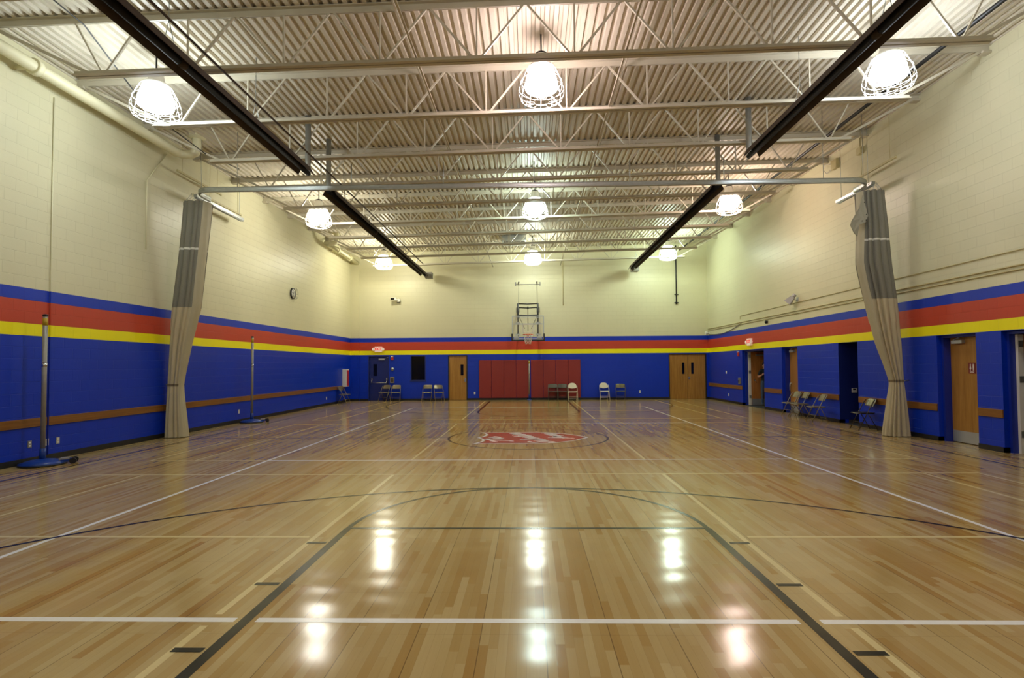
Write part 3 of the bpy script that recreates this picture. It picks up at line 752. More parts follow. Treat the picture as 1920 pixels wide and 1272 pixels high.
# window_1
m = MB(); m.box((-5.84,YB+.10,.98),(-5.09,YB+.12,2.21)); w1 = structure(m.build('window_1', M['dark']), 'tall dark window in the back wall')
m = MB(); x0, x1, z0, z1 = -5.84,-5.09,.98,2.21
for a, b in (((x0,YB-.01,z0),(x0+.04,YB+.13,z1)),((x1-.04,YB-.01,z0),(x1,YB+.13,z1)),((x0+.04,YB-.01,z1-.04),(x1-.04,YB+.13,z1)),((x0+.04,YB-.01,z0),(x1-.04,YB+.13,z0+.04))): m.box(a, b)
m.build('window_frame', M['bluedark'], w1)
m = MB(); m.box((x0-.03,YB-.03,z0-.045),(x1+.03,YB+.0,z0)); m.build('window_sill', M['bluedark'], w1)
# doors of the right wall, set back in the thickness of the wall
def frame_y(y0, y1, z1, mat, par):
    m = MB(); m.box((XR+.10,y0,0),(XR+.30,y0+.05,z1)); m.box((XR+.10,y1-.05,0),(XR+.30,y1,z1)); m.box((XR+.10,y0+.05,z1-.05),(XR+.30,y1-.05,z1)); m.build('door_frame', mat, par)
def side_door(name, y0, y1, label, sign):
    d = MB(); d.box((XR+.245,y0+.055,.012),(XR+.285,y1-.055,2.19)); do = structure(d.build(name, M['door'], bevel=.003), label)
    frame_y(y0, y1, 2.24, M['bluepaint'], do)
    m = MB(); m.box((XR+.238,y0+.07,.015),(XR+.246,y1-.07,.25)); m.build('kick_plate', M['stainless'], do)
    m = MB(); m.box((XR+.17,y1-.45,2.06),(XR+.245,y1-.17,2.13)); m.bar((XR+.2,y1-.2,2.14),(XR+.15,y1-.42,2.18),.02,.015); m.build('door_closer', M['stainless'], do)
    if sign:
        yc = sign; m = MB(); m.box((XR+.236,yc-.085,1.44),(XR+.246,yc+.085,1.66)); sg = m.build('restroom_sign', simple('maroon_sign_'+name, (120,24,30), .4), do)
        m = MB(); xx = XR+.2355
        for dy in (.035,-.035):
            m.lathe([(.012,0),(.012,-.002)], 10, (xx,yc+dy,1.625), axis='x')
        m.prism([(xx,yc+.035+.022,1.535),(xx,yc+.035-.022,1.535),(xx,yc+.035-.008,1.61),(xx,yc+.035+.008,1.61)], (-.002,0,0))
        m.box((xx-.002,yc-.049,1.54),(xx,yc-.021,1.61)); m.box((xx-.002,yc+.027,1.50),(xx,yc+.043,1.535)); m.box((xx-.002,yc-.046,1.50),(xx,yc-.037,1.54)); m.box((xx-.002,yc-.033,1.50),(xx,yc-.024,1.54))
        m.box((xx-.002,yc-.05,1.465),(xx,yc+.05,1.48)); m.build('pictogram', M['white'], sg)
    return do
d5 = side_door('door_5', 10.79, 11.81, 'oak restroom door with kick plate, nearest closed door on the right wall', 11.2)
d6 = side_door('door_6', 17.86, 18.95, 'oak door with kick plate behind the folding chairs on the right wall', 18.06)
m = MB(); m.lathe([(.03,0),(.03,-.03)], 10, (XR+.245,18.82,1.0), axis='x'); m.tube([(XR+.2,18.82,1.02),(XR+.19,18.82,.75)], .012, 6); m.build('door_handle', M['stainless'], d6)
def open_door(name, y0, y1, label):
    # leaf swung ninety degrees away from the hall on its far jamb
    d = MB(); d.box((XR+.31,y1-.10,.012),(XR+1.2,y1-.055,2.17)); do = structure(d.build(name, M['doorlit'], bevel=.003), label)
    frame_y(y0, y1, 2.23, M['bluepaint'], do)
    m = MB(); m.box((XR+.205,y1-.105,.0),(XR+.305,y1-.052,2.17)); m.build('door_jamb', M['white'], do)
    m = MB()
    for z in (.35,1.35,2.0): m.box((XR+.215,y1-.11,z-.06),(XR+.30,y1-.10,z+.06))
    m.build('hinge', M['galv'], do)
    m = MB(); m.box((XR+.33,y1-.106,.02),(XR+1.15,y1-.098,.27)); m.build('kick_plate', M['stainless'], do)
    m = MB(); m.lathe([(.035,0),(.035,-.02)], 12, (XR+.44,y1-.10,1.02), axis='y'); m.tube([(XR+.44,y1-.12,1.02),(XR+.44,y1-.16,1.02),(XR+.50,y1-.16,.92)], .014, 6); m.build('door_handle', M['chrome'], do)
    m = MB(); m.box((XR+.5,y1-.16,2.0),(XR+.8,y1-.10,2.08)); m.build('door_closer', M['stainless'], do)
open_door('door_7', 20.38, 22.43, 'open wooden door beneath the lit sign on the right wall')
open_door('door_8', 8.3, 10.22, 'open door at the right edge of the picture')

# ------------------------------------------------------------------ wall fittings
def font_mesh(txt, size, name, mat, parent, loc, rot):
    cu = bpy.data.curves.new(name, 'FONT'); cu.body = txt; cu.size = size; cu.extrude = .002; cu.align_x = 'CENTER'; cu.align_y = 'CENTER'; cu.offset = .006
    o = bpy.data.objects.new('tmp', cu); COL.objects.link(o); bpy.context.view_layer.update()
    me = bpy.data.meshes.new_from_object(o.evaluated_get(bpy.context.evaluated_depsgraph_get()))
    bpy.data.objects.remove(o); me.name = name; me.materials.clear(); me.materials.append(mat)
    n = bpy.data.objects.new(name, me); COL.objects.link(n); n.parent = parent; n.location = loc; n.rotation_euler = rot
    return n
r = thing('exit_sign', 'lit red and white exit sign with two lamp heads above the blue door', 'exit sign', (-7.42,YB,2.53), 0, 'exit signs')
m = MB(); m.box((-.18,-.07,-.14),(.18,0,.14)); m.build('sign_box', M['exitbody'], r, bevel=.008)
font_mesh('EXIT', .17, 'lettering', M['exitred'], r, (0,-.073,.01), (PI/2,0,0))
for s_ in (-1,1):
    m = MB(); m.lathe([(.03,.0),(.075,-.07),(.07,-.085)], 14, (s_*.235,-.02,0), axis='y'); m.bar((s_*.17,-.03,0),(s_*.235,-.03,0),.02,.02); m.build('lamp_head', M['exitbody'], r)
r = thing('exit_sign', 'lit red and white exit sign above the open door of the right wall', 'exit sign', (XR,21.55,2.54), 0, 'exit signs')
m = MB(); m.box((-.09,-.18,-.14),(0,.18,.14)); m.build('sign_box', M['exitbody'], r, bevel=.008)
font_mesh('EXIT', .17, 'lettering', M['exitred'], r, (-.093,0,.01), (PI/2,0,-PI/2))
for s_ in (-1,1):
    m = MB(); m.lathe([(.03,.0),(.075,-.07),(.07,-.085)], 14, (-.02,s_*.235,0), axis='x'); m.bar((-.03,s_*.17,0),(-.03,s_*.235,0),.02,.02); m.build('lamp_head', M['exitbody'], r)
def alarm(loc, axis, label):
    r = thing('fire_alarm', label, 'fire alarm', loc, 0 if axis == 'y' else -PI/2, 'red fire alarms')
    m = MB(); m.box((-.065,-.045,-.10),(.065,0,.06)); m.build('alarm_body', M['redpaint'], r, bevel=.006)
    m = MB(); m.box((-.05,-.07,.06),(.05,0,.105)); m.build('strobe_lens', M['white'], r)
alarm((-6.74,YB,2.09), 'y', 'red fire alarm with white strobe, right of the blue door')
alarm((XR,22.78,2.1), 'x', 'red fire alarm high on the right wall beside the open door')
r = thing('round_wall_fitting', 'small round grey fitting on the back wall right of the blue door', 'wall fitting', (-6.73,YB,1.55)); MB().lathe([(.085,0),(.085,-.03),(.06,-.055),(.02,-.06)], 18, axis='y').build('fitting_shell', M['galv'], r); MB().lathe([(.02,-.06),(.02,-.075)], 8, axis='y').build('fitting_center', M['blackmetal'], r)
r = thing('control_box', 'small brown and grey control box on the back wall above the chairs', 'control box', (-6.74,YB,1.02))
m = MB(); m.box((-.10,-.05,-.15),(.10,0,.15)); m.build('box_body', M['foam'], r, bevel=.006); m = MB(); m.box((-.07,-.06,-.10),(.07,-.05,.08)); m.build('box_cover', M['hood'], r)
# security lamp unit high on back wall
r = thing('security_camera', 'black and white security camera high on the back wall', 'camera', (-6.42,YB,4.92))
m = MB(); m.box((-.08,-.04,-.10),(.08,0,.10)); m.build('wall_plate', M['foam'], r, bevel=.006)
m = MB(); m.tube([(0,-.04,0),(0,-.22,.02),(-.06,-.26,.05)], .025, 8); m.build('camera_arm', M['white'], r)
m = MB(); m.box((-.34,-.34,.0),(-.06,-.20,.13)); m.build('camera_housing', M['white'], r, bevel=.015)
m = MB(); m.box((-.32,-.345,.015),(-.14,-.338,.115)); m.build('camera_lens', M['dark'], r)
m = MB(); m.lathe([(.07,-.05),(.085,-.16),(.07,-.2)], 14, (.03,0,-.0), axis='y'); m.build('sensor_head', M['white'], r)
# wall clock
r = thing('wall_clock', 'round wall clock in a wire cage high on the left wall', 'clock', (XL,19.95,4.41), PI/2)
m = MB(); m.lathe([(.20,0),(.20,-.05),(.188,-.06),(.174,-.05),(.174,-.008)], 28, axis='y'); m.build('clock_rim', M['black'], r)
MB().lathe([(.172,-.02),(.172,-.046),(.0001,-.046)], 28, axis='y').build('clock_face', M['white'], r)
m = MB(); m.bar((0,-.05,0),(.05,-.05,.09),.012,.004,(0,1,0)); m.bar((0,-.052,0),(-.13,-.052,.04),.009,.004,(0,1,0)); m.build('clock_hands', M['black'], r)
m = MB(); pts = [(.21*math.cos(2*PI*i/24), .21*math.sin(2*PI*i/24)) for i in range(24)]
m.tube([(a,-.13,b) for a, b in pts], .005, 5, True); m.tube([(a,-.005,b) for a, b in pts], .005, 5, True)
for a, b in pts[::4]: m.tube([(a,0,b),(a,-.13,b),(a*.5,-.14,b*.5)], .004, 5)
m.build('cage', M['foam'], r)
# fire extinguisher cabinet
r = thing('extinguisher_cabinet', 'white fire extinguisher cabinet with red front on the left wall near the corner', 'fire cabinet', (XL,25.55,1.15))
m = MB(); m.box((0,-.16,-.41),(.20,.22,.41)); m.build('cabinet_body', M['white'], r, bevel=.006)
m = MB(); m.box((.20,-.12,-.37),(.212,.18,.37)); m.build('cabinet_door', M['redpaint'], r); 
m = MB(); m.box((.212,.10,-.03),(.228,.13,.05)); m.build('door_pull', M['chrome'], r)
# outlets and plates
def outlet(loc, face, label, mat=M['white'], sock=True):
    rz = {'left': PI/2, 'right': -PI/2, 'back': 0}[face]
    r = thing('wall_outlet', label, 'outlet', loc, rz, 'wall outlets')
    m = MB(); m.box((-.037,-.008,-.06),(.037,0,.06)); m.build('cover_plate', mat, r)
    m = MB()
    for dz in (-.028,.028): m.lathe([(.017,-.008),(.017,-.011)], 12, (0,0,dz), axis='y')
    m.build('socket', M['chairbeige'] if mat is M['white'] else M['white'], r)
outlet((XL,9.40,.34), 'left', 'grey outlet on the left wall, partly behind the nearest pole', M['foam'])
outlet((XL,9.74,.33), 'left', 'white outlet on the left wall just right of the nearest pole')
outlet((XL,9.97,.33), 'left', 'grey steel outlet on the left wall, second right of the nearest pole', M['stainless'])
outlet((XL,16.3,.34), 'left', 'white outlet on the left wall beside the second pole')
outlet((XL,23.4,.32), 'left', 'white outlet on the left wall near the lone corner chair')
outlet((-2.68,YB,.35), 'back', 'white outlet between the oak door and the red pads')
outlet((5.38,YB,.37), 'back', 'white outlet on the back wall between the last chair and the double door')
outlet((XR,24.0,.35), 'right', 'white outlet low on the right wall near the back corner')
r = thing('light_switch', 'small white switch plate on the right wall near the back corner', 'switch', (XR,24.25,1.32)); m = MB(); m.box((-.008,-.06,-.06),(0,.06,.06)); m.build('switch_plate', M['white'], r); m = MB(); m.box((-.018,-.01,-.02),(-.008,.01,.02)); m.build('switch_lever', M['chairbeige'], r)
r = thing('wall_box', 'small brown box on the right wall left of the open door', 'wall box', (XR,22.68,.98)); m = MB(); m.box((-.06,-.09,-.13),(0,.09,.13)); m.build('box_body', M['foam'], r, bevel=.006); m = MB(); m.box((-.068,-.06,-.08),(-.06,.06,.04)); m.build('box_door', M['hall'], r)
r = thing('thermostat', 'white thermostat in the dark niche of the right wall', 'thermostat', (XR+.40,15.497,.91)); m = MB(); m.box((-.07,-.03,-.06),(.07,0,.06)); m.build('thermostat_body', M['white'], r, bevel=.005); m = MB(); m.box((-.045,-.033,.005),(.03,-.03,.045)); m.build('display', M['dark'], r)
# loudspeaker
r = thing('horn_speaker', 'grey horn loudspeaker on a bracket on the right wall', 'loudspeaker', (XR,17.75,3.74))
m = MB(); d_ = Vector((-.55,.35,-.75)).normalized(); c0 = Vector((-.14,.02,.10)); u_ = d_.cross(Vector((0,0,1))).normalized(); v_ = u_.cross(d_)
ring = lambda c, a, b: [c+u_*(a*sx)+v_*(b*sz) for sx, sz in ((-1,-1),(1,-1),(1,1),(-1,1))]
q0, q1, q2 = ring(c0, .06, .06), ring(c0+d_*.22, .17, .10), ring(c0+d_*.25, .19, .11)
m.add(q0+q1+q2, [(3,2,1,0)]+[(i,(i+1)%4,4+(i+1)%4,4+i) for i in range(4)]+[(4+i,4+(i+1)%4,8+(i+1)%4,8+i) for i in range(4)]); m.build('horn', M['hornpaint'], r)
m = MB(); m.add(ring(c0+d_*.245, .175, .10), [(0,1,2,3)]); m.build('horn_mouth', M['dark'], r)
m = MB(); m.tube([c0-d_*.10, c0+d_*.02], .06, 12); m.build('driver', M['hornpaint'], r)
m = MB(); m.tube([(0,0,0),(-.09,0,0),(-.14,.02,.06)], .018, 8); m.box((-.02,-.06,-.08),(0,.06,.08)); m.build('bracket', M['stainless'], r)
r = thing('motion_sensor', 'small dark sensor on the cream paint above the right wall stripes', 'sensor', (XR,20.0,3.2)); m = MB(); m.box((-.02,-.05,-.05),(0,.05,.05)); m.build('base_plate', M['foam'], r); MB().lathe([(.055,-.02),(.06,-.07),(.03,-.10)], 12, axis='x').build('sensor_head', M['blackmetal'], r)
r = thing('spot_light', 'small white spotlight in the back right corner above the stripes', 'spotlight', (XR,26.4,3.18)); m = MB(); m.lathe([(.05,-.05),(.09,-.18),(.08,-.2)], 14, axis='x'); m.build('lamp_head', M['white'], r); m = MB(); m.box((-.05,-.05,-.05),(0,.05,.05)); m.build('wall_bracket', M['white'], r); MB().lathe([(.075,-.198),(.0001,-.199)], 14, axis='x').build('lens', M['dark'], r)
# conduits
def conduit(name, pts, rad, label, mat=M['conduit'], cat='conduit', group='painted conduits'):
    m = MB(); m.tube(pts, rad, 8); tag(m.build(name, mat), label, cat, group)
conduit('wall_conduit', [(XR-.02,22.5,3.52),(XR-.02,22.5,3.66),(XR-.02,YN,3.66)], .011, 'thin cream conduit along the right wall, highest of three')
conduit('wall_conduit', [(XR-.02,26.55,3.39),(XR-.02,YN,3.39)], .017, 'cream conduit along the right wall, middle of three')
conduit('wall_conduit', [(XR-.02,26.55,3.31),(XR-.02,YN,3.31)], .014, 'cream conduit along the right wall, lowest of three')
conduit('wall_conduit', [(XL+.02,9.74,6.7),(XL+.02,9.74,.1)], .011, 'thin upright conduit on the left wall beside the nearest pole', M['wall_y'])
conduit('wall_conduit', [(XL+.02,12.85,6.85),(XL+.02,12.2,6.0),(XL+.02,12.2,4.4)], .013, 'bent cream conduit high on the left wall before the curtain', M['creampaint'])
conduit('wall_conduit', [(1.69,YB-.02,7.3),(1.69,YB-.02,4.62)], .018, 'upright cream conduit on the back wall right of the hoop')
conduit('signal_cable', [(XR-.03,26.3,3.12)]+[(XR-.03,26.3-(3.9*i/8),3.12-.16*math.sin(PI*i/8)+.22*i/8) for i in range(1,9)], .016, 'grey cable drooping along the right wall by the back corner', M['foam'], 'cable', 'wall cables')
conduit('drop_pipe', [(7.2,YB-.06,7.5),(7.2,YB-.06,4.62)], .03, 'black pipe hanging down the back wall above the double door', M['blackmetal'], 'pipe', 'black pipes')
P_ = bpy.data.objects['drop_pipe']
for z in (6.95,5.1,4.7):
    m = MB(); m.tube([(7.2,YB-.06,z-.035),(7.2,YB-.06,z+.035)], .045, 10); m.bar((7.1,YB-.06,z),(7.3,YB-.06,z),.03,.03); m.box((7.18,YB-.04,z-.02),(7.22,YB,z+.02)); m.build('pipe_clamp', M['blackmetal'], P_)
r = thing('junction_box', 'cream electrical box with looped cable high on the right wall', 'electrical box', (XR,15.35,7.28)); m = MB(); m.box((-.10,-.13,-.13),(0,.13,.13)); m.build('box_body', M['conduit'], r, bevel=.006)
m = MB(); m.tube([(-.05,.13,.05),(-.12,.35,.12),(-.12,.5,.02),(-.06,.42,-.12),(-.03,.13,-.06)], .012, 6); m.build('looped_cable', M['white'], r)
r = thing('junction_box', 'small cream electrical box high on the right wall beyond the curtain track', 'electrical box', (XR,14.2,7.2)); m = MB(); m.box((-.10,-.09,-.09),(0,.09,.09)); m.build('box_body', M['conduit'], r, bevel=.006); m = MB(); m.tube([(-.05,0,.09),(-.05,0,.42)], .012, 6); m.build('conduit_stub', M['conduit'], r)
r = thing('air_grille', 'grey louvred air grille between the joists above the far middle lamp', 'air grille', (-.62,23.97,7.24))
m = MB()
for a, b in (((-.5,-.5,0),(.5,-.5,0)),((-.5,.5,0),(.5,.5,0)),((-.5,-.5,0),(-.5,.5,0)),((.5,-.5,0),(.5,.5,0))): m.bar(a, b, .06, .24)
m.build('grille_frame', M['galv'], r)
m = MB()
for i in range(11): m.bar((-.48,-.45+i*.09,0),(.48,-.45+i*.09,.0),.015,.06)
m.box((-.48,-.48,.1),(.48,.48,.11)); m.build('louvres', M['foam'], r)

# ------------------------------------------------------------------ game standards
def standard(x, y, h, rz, label, small=False):
    r = thing('game_standard', label, 'net pole', (x,y,0), rz, 'net poles on blue bases')
    if small:
        MB().lathe([(.11,0),(.12,.01),(.12,.035),(.06,.06),(.055,.065)], 20).build('base', M['bluebase'], r)
    m = MB(); m.lathe([(.30,.012),(.325,.02),(.325,.045),(.20,.085),(.07,.105),(.055,.11)], 32); b = None if small else m.build('base', M['bluebase'], r)
    if b: MB().lathe([(.30,.0),(.333,.004),(.333,.024),(.30,.03)], 32).build('rubber_ring', M['black'], b)
    MB().lathe([(.048,.06),(.046,.28),(.04,.285)], 16).build('socket', M['bluebase'], r)
    m = MB(); m.tube([(0,0,.26),(0,0,h)], .037, 16); m.build('pole', M['pole'], r)
    MB().lathe([(.041,h-.0),(.041,h+.03),(.02,h+.04)], 14).build('pole_cap', M['black'], r)
    MB().lathe([(.0385,h-.16),(.0385,h-.03)], 14).build('yellow_band', simple('yellow_tape', (180,150,30), .5), r)
    m = MB(); m.lathe([(.042,h*.66),(.042,h*.66+.06)], 14); m.tube([(0,-.03,h*.69),(0,-.08,h*.69)], .012, 6); m.build('clamp', M['chrome'], r)
    for s_ in (() if small else (-1,1)):
        m = MB(); m.bar((.26,s_*.10,.06),(.43,s_*.10,.06),.03,.04); m.build('wheel_arm', M['bluebase'], r)
        m = MB(); m.tube([(.43,s_*.10-.03,.05),(.43,s_*.10+.03,.05)], .05, 14); m.build('wheel', M['black'], r)
    if not small: m = MB(); m.bar((.24,0,.085),(.36,0,.085),.22,.03); m.build('wheel_bracket', M['pole'], r)
standard(-8.44, 9.28, 2.58, .55, 'tall grey net pole on a blue wheeled base, nearest along the left wall')
standard(-8.42, 16.35, 2.58, .45, 'tall grey net pole on a blue wheeled base, beyond the left curtain')
standard(.0, 26.42, 1.93, .2, 'short grey net pole with blue foot between the red wall pads', True)

# ------------------------------------------------------------------ folding chairs
def chair_proto(name, label, loc, rz, rounded, mp):
    r = thing(name, label, 'chair', loc, rz, 'metal folding chairs')
    m = MB(); vs = []; nx, ny = 8, 6; w, d = .20, .20
    for lay in (0, 1):
        for j in range(ny+1):
            for i in range(nx+1):
                u = -1+2*i/nx; v = -1+2*j/ny
                X = u*w*(1-.04*(v > .5)); Y = -.02+v*d; Z = .435-.012*(1-u*u)*(1-v*v)+(-.018 if abs(v+1) < .01 else 0) - .018*lay
                vs.append((X, Y, Z))
    N = (nx+1)*(ny+1)
    fs = [(j*(nx+1)+i, j*(nx+1)+i+1, (j+1)*(nx+1)+i+1, (j+1)*(nx+1)+i) for j in range(ny) for i in range(nx)]
    fs += [tuple(N+k_ for k_ in reversed(f)) for f in fs]
    edge = [i for i in range(nx)]+[(nx)+(nx+1)*j for j in range(ny)]+[N-1-i for i in range(nx)]+[(nx+1)*(ny-j) for j in range(ny)]
    fs += [(edge[(q+1) % len(edge)], edge[q], N+edge[q], N+edge[(q+1) % len(edge)]) for q in range(len(edge))]
    m.add(vs, fs, True); m.build('seat', mp['seat'], r)
    # back panel: curved, its top round on the plastic chairs
    m = MB(); vs = []; nx, nz = 12, 8
    zlo, zhi = (.585, .775) if not rounded else (.56, .83)
    for lay in (0, 1):
        for j in range(nz+1):
            for i in range(nx+1):
                u = -1+2*i/nx; v = j/nz
                if rounded:
                    top = zlo+(zhi-zlo)*(math.sqrt(max(0, 1-(abs(u))**2.4))*.62+.38); lo = zlo+.045*u*u
                else:
                    top = zhi-.035*abs(u)**6; lo = zlo+.0*u
                Z = lo+(top-lo)*v
                yy = .5*(Z-.0)-.172+ .028*(1-u*u)
                vs.append((u*.205, yy+.012*lay, Z))
    N = (nx+1)*(nz+1)
    fs = [(j*(nx+1)+i, j*(nx+1)+i+1, (j+1)*(nx+1)+i+1, (j+1)*(nx+1)+i) for j in range(nz) for i in range(nx)]
    fs += [tuple(N+k_ for k_ in reversed(f)) for f in fs]
    edge = [i for i in range(nx)]+[(nx)+(nx+1)*j for j in range(nz)]+[N-1-i for i in range(nx)]+[(nx+1)*(nz-j) for j in range(nz)]
    fs += [(edge[(q+1) % len(edge)], edge[q], N+edge[q], N+edge[(q+1) % len(edge)]) for q in range(len(edge))]
    m.add(vs, fs, True); m.build('backrest', mp['backrest'], r)
    for s_ in (-1, 1):
        m = MB(); m.tube([(s_*.222,-.225,.0),(s_*.222,-.01,.43),(s_*.218,.10,.65),(s_*.205,.172,.755 if not rounded else .72)], .0125, 8); m.build('front_leg', mp['*'], r)
        m = MB(); m.tube([(s_*.195,.235,.0),(s_*.195,.0,.44)], .0115, 8); m.build('rear_leg', mp['*'], r)
        m = MB(); m.bar((s_*.208,-.16,.415),(s_*.208,.15,.415),.008,.03); m.build('seat_rail', mp['*'], r)
    m = MB(); m.tube([(-.222,-.13,.19),(.222,-.13,.19)], .009, 6); m.build('front_stretcher', mp['*'], r)
    m = MB(); m.tube([(-.195,.18,.10),(.195,.18,.10)], .009, 6); m.build('rear_stretcher', mp['*'], r)
    return r
GREY = {'*': M['chairgrey'], 'seat': M['chairgrey'], 'backrest': M['chairgrey']}
TAN = {'*': M['chairtan'], 'seat': M['chairtan'], 'backrest': M['chairtan']}
BRN = {'*': M['chairbrown'], 'seat': M['chairbrown'], 'backrest': M['chairshiny']}
BEI = {'*': M['chairbeige'], 'seat': M['chairbeige'], 'backrest': M['chairbeige']}
R_ = math.radians
pc = chair_proto('folding_chair', 'dark grey folding chair against the red pads, left of the pair', (1.13,26.30,0), 0, False, GREY)
for lab, x, y, a, mp in (
    ('dark grey folding chair against the red pads, touching the beige chair', 1.60, 26.30, 0, GREY),
    ('brown metal folding chair turned slightly left, in front of the blue door', -7.02, 26.27, -20, TAN),
    ('tan metal folding chair under the control box, right of the blue door', -6.48, 26.27, 3, TAN),
    ('tan metal folding chair under the window, facing the hall', -4.94, 26.22, -2, TAN),
    ('tan metal folding chair turned to the right, beside the oak door', -4.36, 26.12, 24, TAN),
    ('grey folding chair with a shiny back, last chair before the double door', 4.37, 26.2, -4, {'*': M['chairgrey'], 'seat': M['chairgrey'], 'backrest': M['chairshiny']}),
    ('tan folding chair alone by the left wall, below the fire cabinet', -8.46, 24.72, 86, TAN),
    ('tan folding chair in front of the oak door on the right wall, farthest of three', 8.42, 17.72, -88, TAN),
    ('tan folding chair by the right wall, middle of three', 8.44, 17.2, -92, TAN),
    ('tan folding chair by the right wall, beside the dark niche', 8.30, 15.95, -95, TAN),
    ('dark brown folding chair with a shiny back, beside the right curtain', 8.42, 13.95, -96, BRN)):
    c = dup(pc, lab, (x,y,0), R_(a)); recolor(c, mp)
pb = chair_proto('folding_chair', 'beige folding chair with round back, in front of the red pads', (2.06,25.98,0), 0, True, BEI)
dup(pb, 'beige folding chair with round back, in front of the blue wall', (3.60,26.22,0), R_(2))

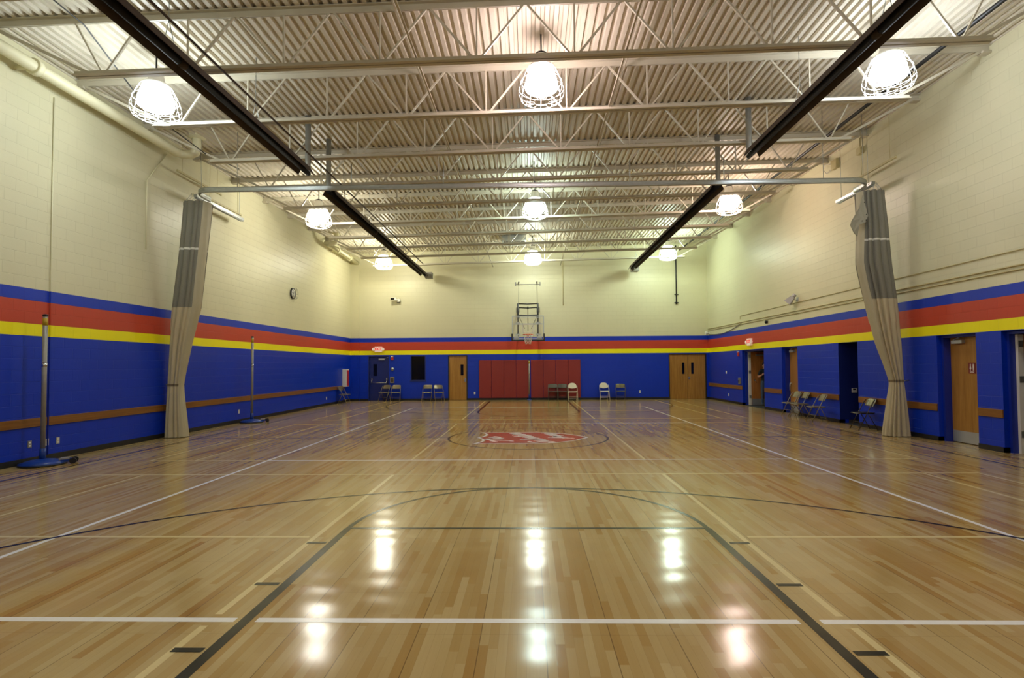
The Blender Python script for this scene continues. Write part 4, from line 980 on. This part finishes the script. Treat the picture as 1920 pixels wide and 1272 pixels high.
# ------------------------------------------------------------------ person in the doorway
def person(loc, rz):
    r = thing('person', 'person in dark shirt and jeans standing in the open doorway of the right wall', 'person', loc, rz)
    V = []; E_ = []; Rr = []
    def v(p, q, par=None):
        V.append(p); Rr.append(q if isinstance(q, tuple) else (q, q)); i = len(V)-1
        if par is not None: E_.append((par, i))
        return i
    pel = v((0,0,.93), (.15,.11)); wa = v((0,0,1.08), (.135,.10), pel); ch = v((0,-.005,1.27), (.155,.11), wa); sh = v((0,.0,1.40), (.12,.08), ch)
    nk = v((0,-.005,1.475), .055, sh); hd0 = v((0,-.01,1.54), .068, nk); hd1 = v((0,-.015,1.61), (.076,.092), hd0); hd2 = v((0,-.01,1.68), (.068,.082), hd1)
    for s_ in (-1,1):
        hip = v((s_*.09,0,.86), .09, pel); kn = v((s_*.10,-.02,.48), .062, hip); an = v((s_*.105,.02,.09), .042, kn); he = v((s_*.108,-.03,.04), .042, an); to = v((s_*.12,-.16,.03), .032, he)
        s0 = v((s_*.17,0,1.40), .06, sh)
        if s_ < 0: el = v((s_*.24,.03,1.13), .043, s0); wr = v((s_*.13,-.20,1.24), .030, el); dirn = Vector((.075,-.02,.045)).normalized()
        else: el = v((s_*.25,.03,1.12), .043, s0); wr = v((s_*.26,-.05,.88), .030, el); dirn = Vector((0,-.02,-1)).normalized()
        base = Vector(V[wr]); palm = v(tuple(base+dirn*.05), .028, wr)
        side = dirn.cross(Vector((0,-1,0))).normalized()
        for k_, (o_, l_) in enumerate(((-.03,.065),(-.01,.078),(.01,.072),(.03,.055))):
            a = v(tuple(base+dirn*.085+side*o_), .0095, palm); b = v(tuple(base+dirn*(.085+l_*.5)+side*o_*1.1+Vector((0,-.008,0))), .0085, a); v(tuple(base+dirn*(.085+l_)+side*o_*1.1+Vector((0,-.022,0))), .0075, b)
        a = v(tuple(base+dirn*.035+side*-.035+Vector((0,-.012,0))), .011, palm); v(tuple(base+dirn*.075+side*-.055+Vector((0,-.02,0))), .009, a)
    me = bpy.data.meshes.new('body'); me.from_pydata(V, E_, [])
    o = bpy.data.objects.new('body', me); COL.objects.link(o)
    o.modifiers.new('skin', 'SKIN')
    sk = me.skin_vertices[0].data if me.skin_vertices else None
    if sk is None:
        bm = bmesh.new(); bm.from_mesh(me); bm.verts.layers.skin.verify(); bm.to_mesh(me); bm.free(); sk = me.skin_vertices[0].data
    for d_, q in zip(sk, Rr): d_.radius = q
    for d_ in sk: d_.use_root = False
    sk[0].use_root = True
    su = o.modifiers.new('sub', 'SUBSURF'); su.levels = 2; su.render_levels = 2
    bpy.context.view_layer.update()
    m2 = bpy.data.meshes.new_from_object(o.evaluated_get(bpy.context.evaluated_depsgraph_get()))
    bpy.data.objects.remove(o); m2.name = 'body'
    m2.materials.clear()
    for q in (M['skin'], M['shirt'], M['jeans'], M['black']): m2.materials.append(q)
    for p in m2.polygons:
        c = p.center; p.use_smooth = True
        mi = 0
        if c.z < .075: mi = 3
        elif c.z < .98 and abs(c.x) < .19: mi = 2
        elif c.z < 1.47 and c.z >= .98 and abs(c.x) < .155 and c.y > -.15: mi = 1
        elif abs(c.x) >= .155 and c.z > 1.22: mi = 1
        p.material_index = mi
    b = bpy.data.objects.new('body', m2); COL.objects.link(b); b.parent = r
    m = MB(); prof = []
    for i in range(9):
        a = PI*.5*i/8*1.15; prof.append((.098*math.cos(a*.87), .085*math.sin(a*.87)))
    m.lathe([(max(q, .0002), z) for q, z in prof], 20, (0,.012,1.665))
    for i in range(len(m.v)):
        x_, y_, z_ = m.v[i]; m.v[i] = (x_*.92, y_*1.08, z_ - (.05 if (y_ > .03 and z_ < 1.70) else 0))
    m.build('hair', M['hair'], r)
    for s_ in (-1,1):
        MB().lathe([(.0001,.011),(.009,.006),(.011,0),(.009,-.006),(.0001,-.011)], 10, (s_*.03,-.098,1.625)).build('eye', M['eye'], r)
        MB().lathe([(.0001,.03),(.011,.015),(.012,-.01),(.0001,-.028)], 8, (s_*.081,.0,1.60)).build('ear', M['skin'], r)
    m = MB(); m.add([(0,-.100,1.625),(-.014,-.098,1.585),(.014,-.098,1.585),(0,-.124,1.588)], [(0,1,3),(0,3,2),(1,2,3)]); m.build('nose', M['skin'], r)
    m = MB(); m.tube([(-.022,-.090,1.556),(0,-.098,1.556),(.022,-.090,1.556)], .006, 6); m.build('mouth', M['lip'], r)
person((9.425,22.0,.006), R_(-12))

# ------------------------------------------------------------------ world, camera
w = bpy.data.worlds.new('world'); S.world = w; w.use_nodes = True
w.node_tree.nodes['Background'].inputs[0].default_value = (.02,.02,.022,1); w.node_tree.nodes['Background'].inputs[1].default_value = .3
cam = bpy.data.cameras.new('camera'); co = bpy.data.objects.new('camera', cam); COL.objects.link(co)
cam.sensor_width = 36; cam.lens = 1019.15/1920*36; cam.shift_x = -8.98/1920; cam.shift_y = 19.21/1920; cam.clip_end = 200; cam.clip_start = .02
yaw, pit, rol = .0226, .0311, -.0069
f = Vector((-math.sin(yaw)*math.cos(pit), math.cos(yaw)*math.cos(pit), math.sin(pit))); rt = Vector((math.cos(yaw), math.sin(yaw), 0)); up = rt.cross(f)
r2 = rt*math.cos(rol)+up*math.sin(rol); u2 = -rt*math.sin(rol)+up*math.cos(rol)
mt = Matrix((r2, u2, -f)).transposed().to_4x4(); mt.translation = (0,0,1.6542); co.matrix_world = mt
S.camera = co
S.view_settings.view_transform = 'Standard'; S.view_settings.look = 'None'; S.view_settings.exposure = -0.06; S.view_settings.gamma = 1.0
cy = S.cycles
cy.use_denoising = True; cy.max_bounces = 8; cy.diffuse_bounces = 5; cy.glossy_bounces = 4; cy.transparent_max_bounces = 8; cy.transmission_bounces = 4
cy.sample_clamp_indirect = 6; cy.caustics_reflective = False; cy.caustics_refractive = False
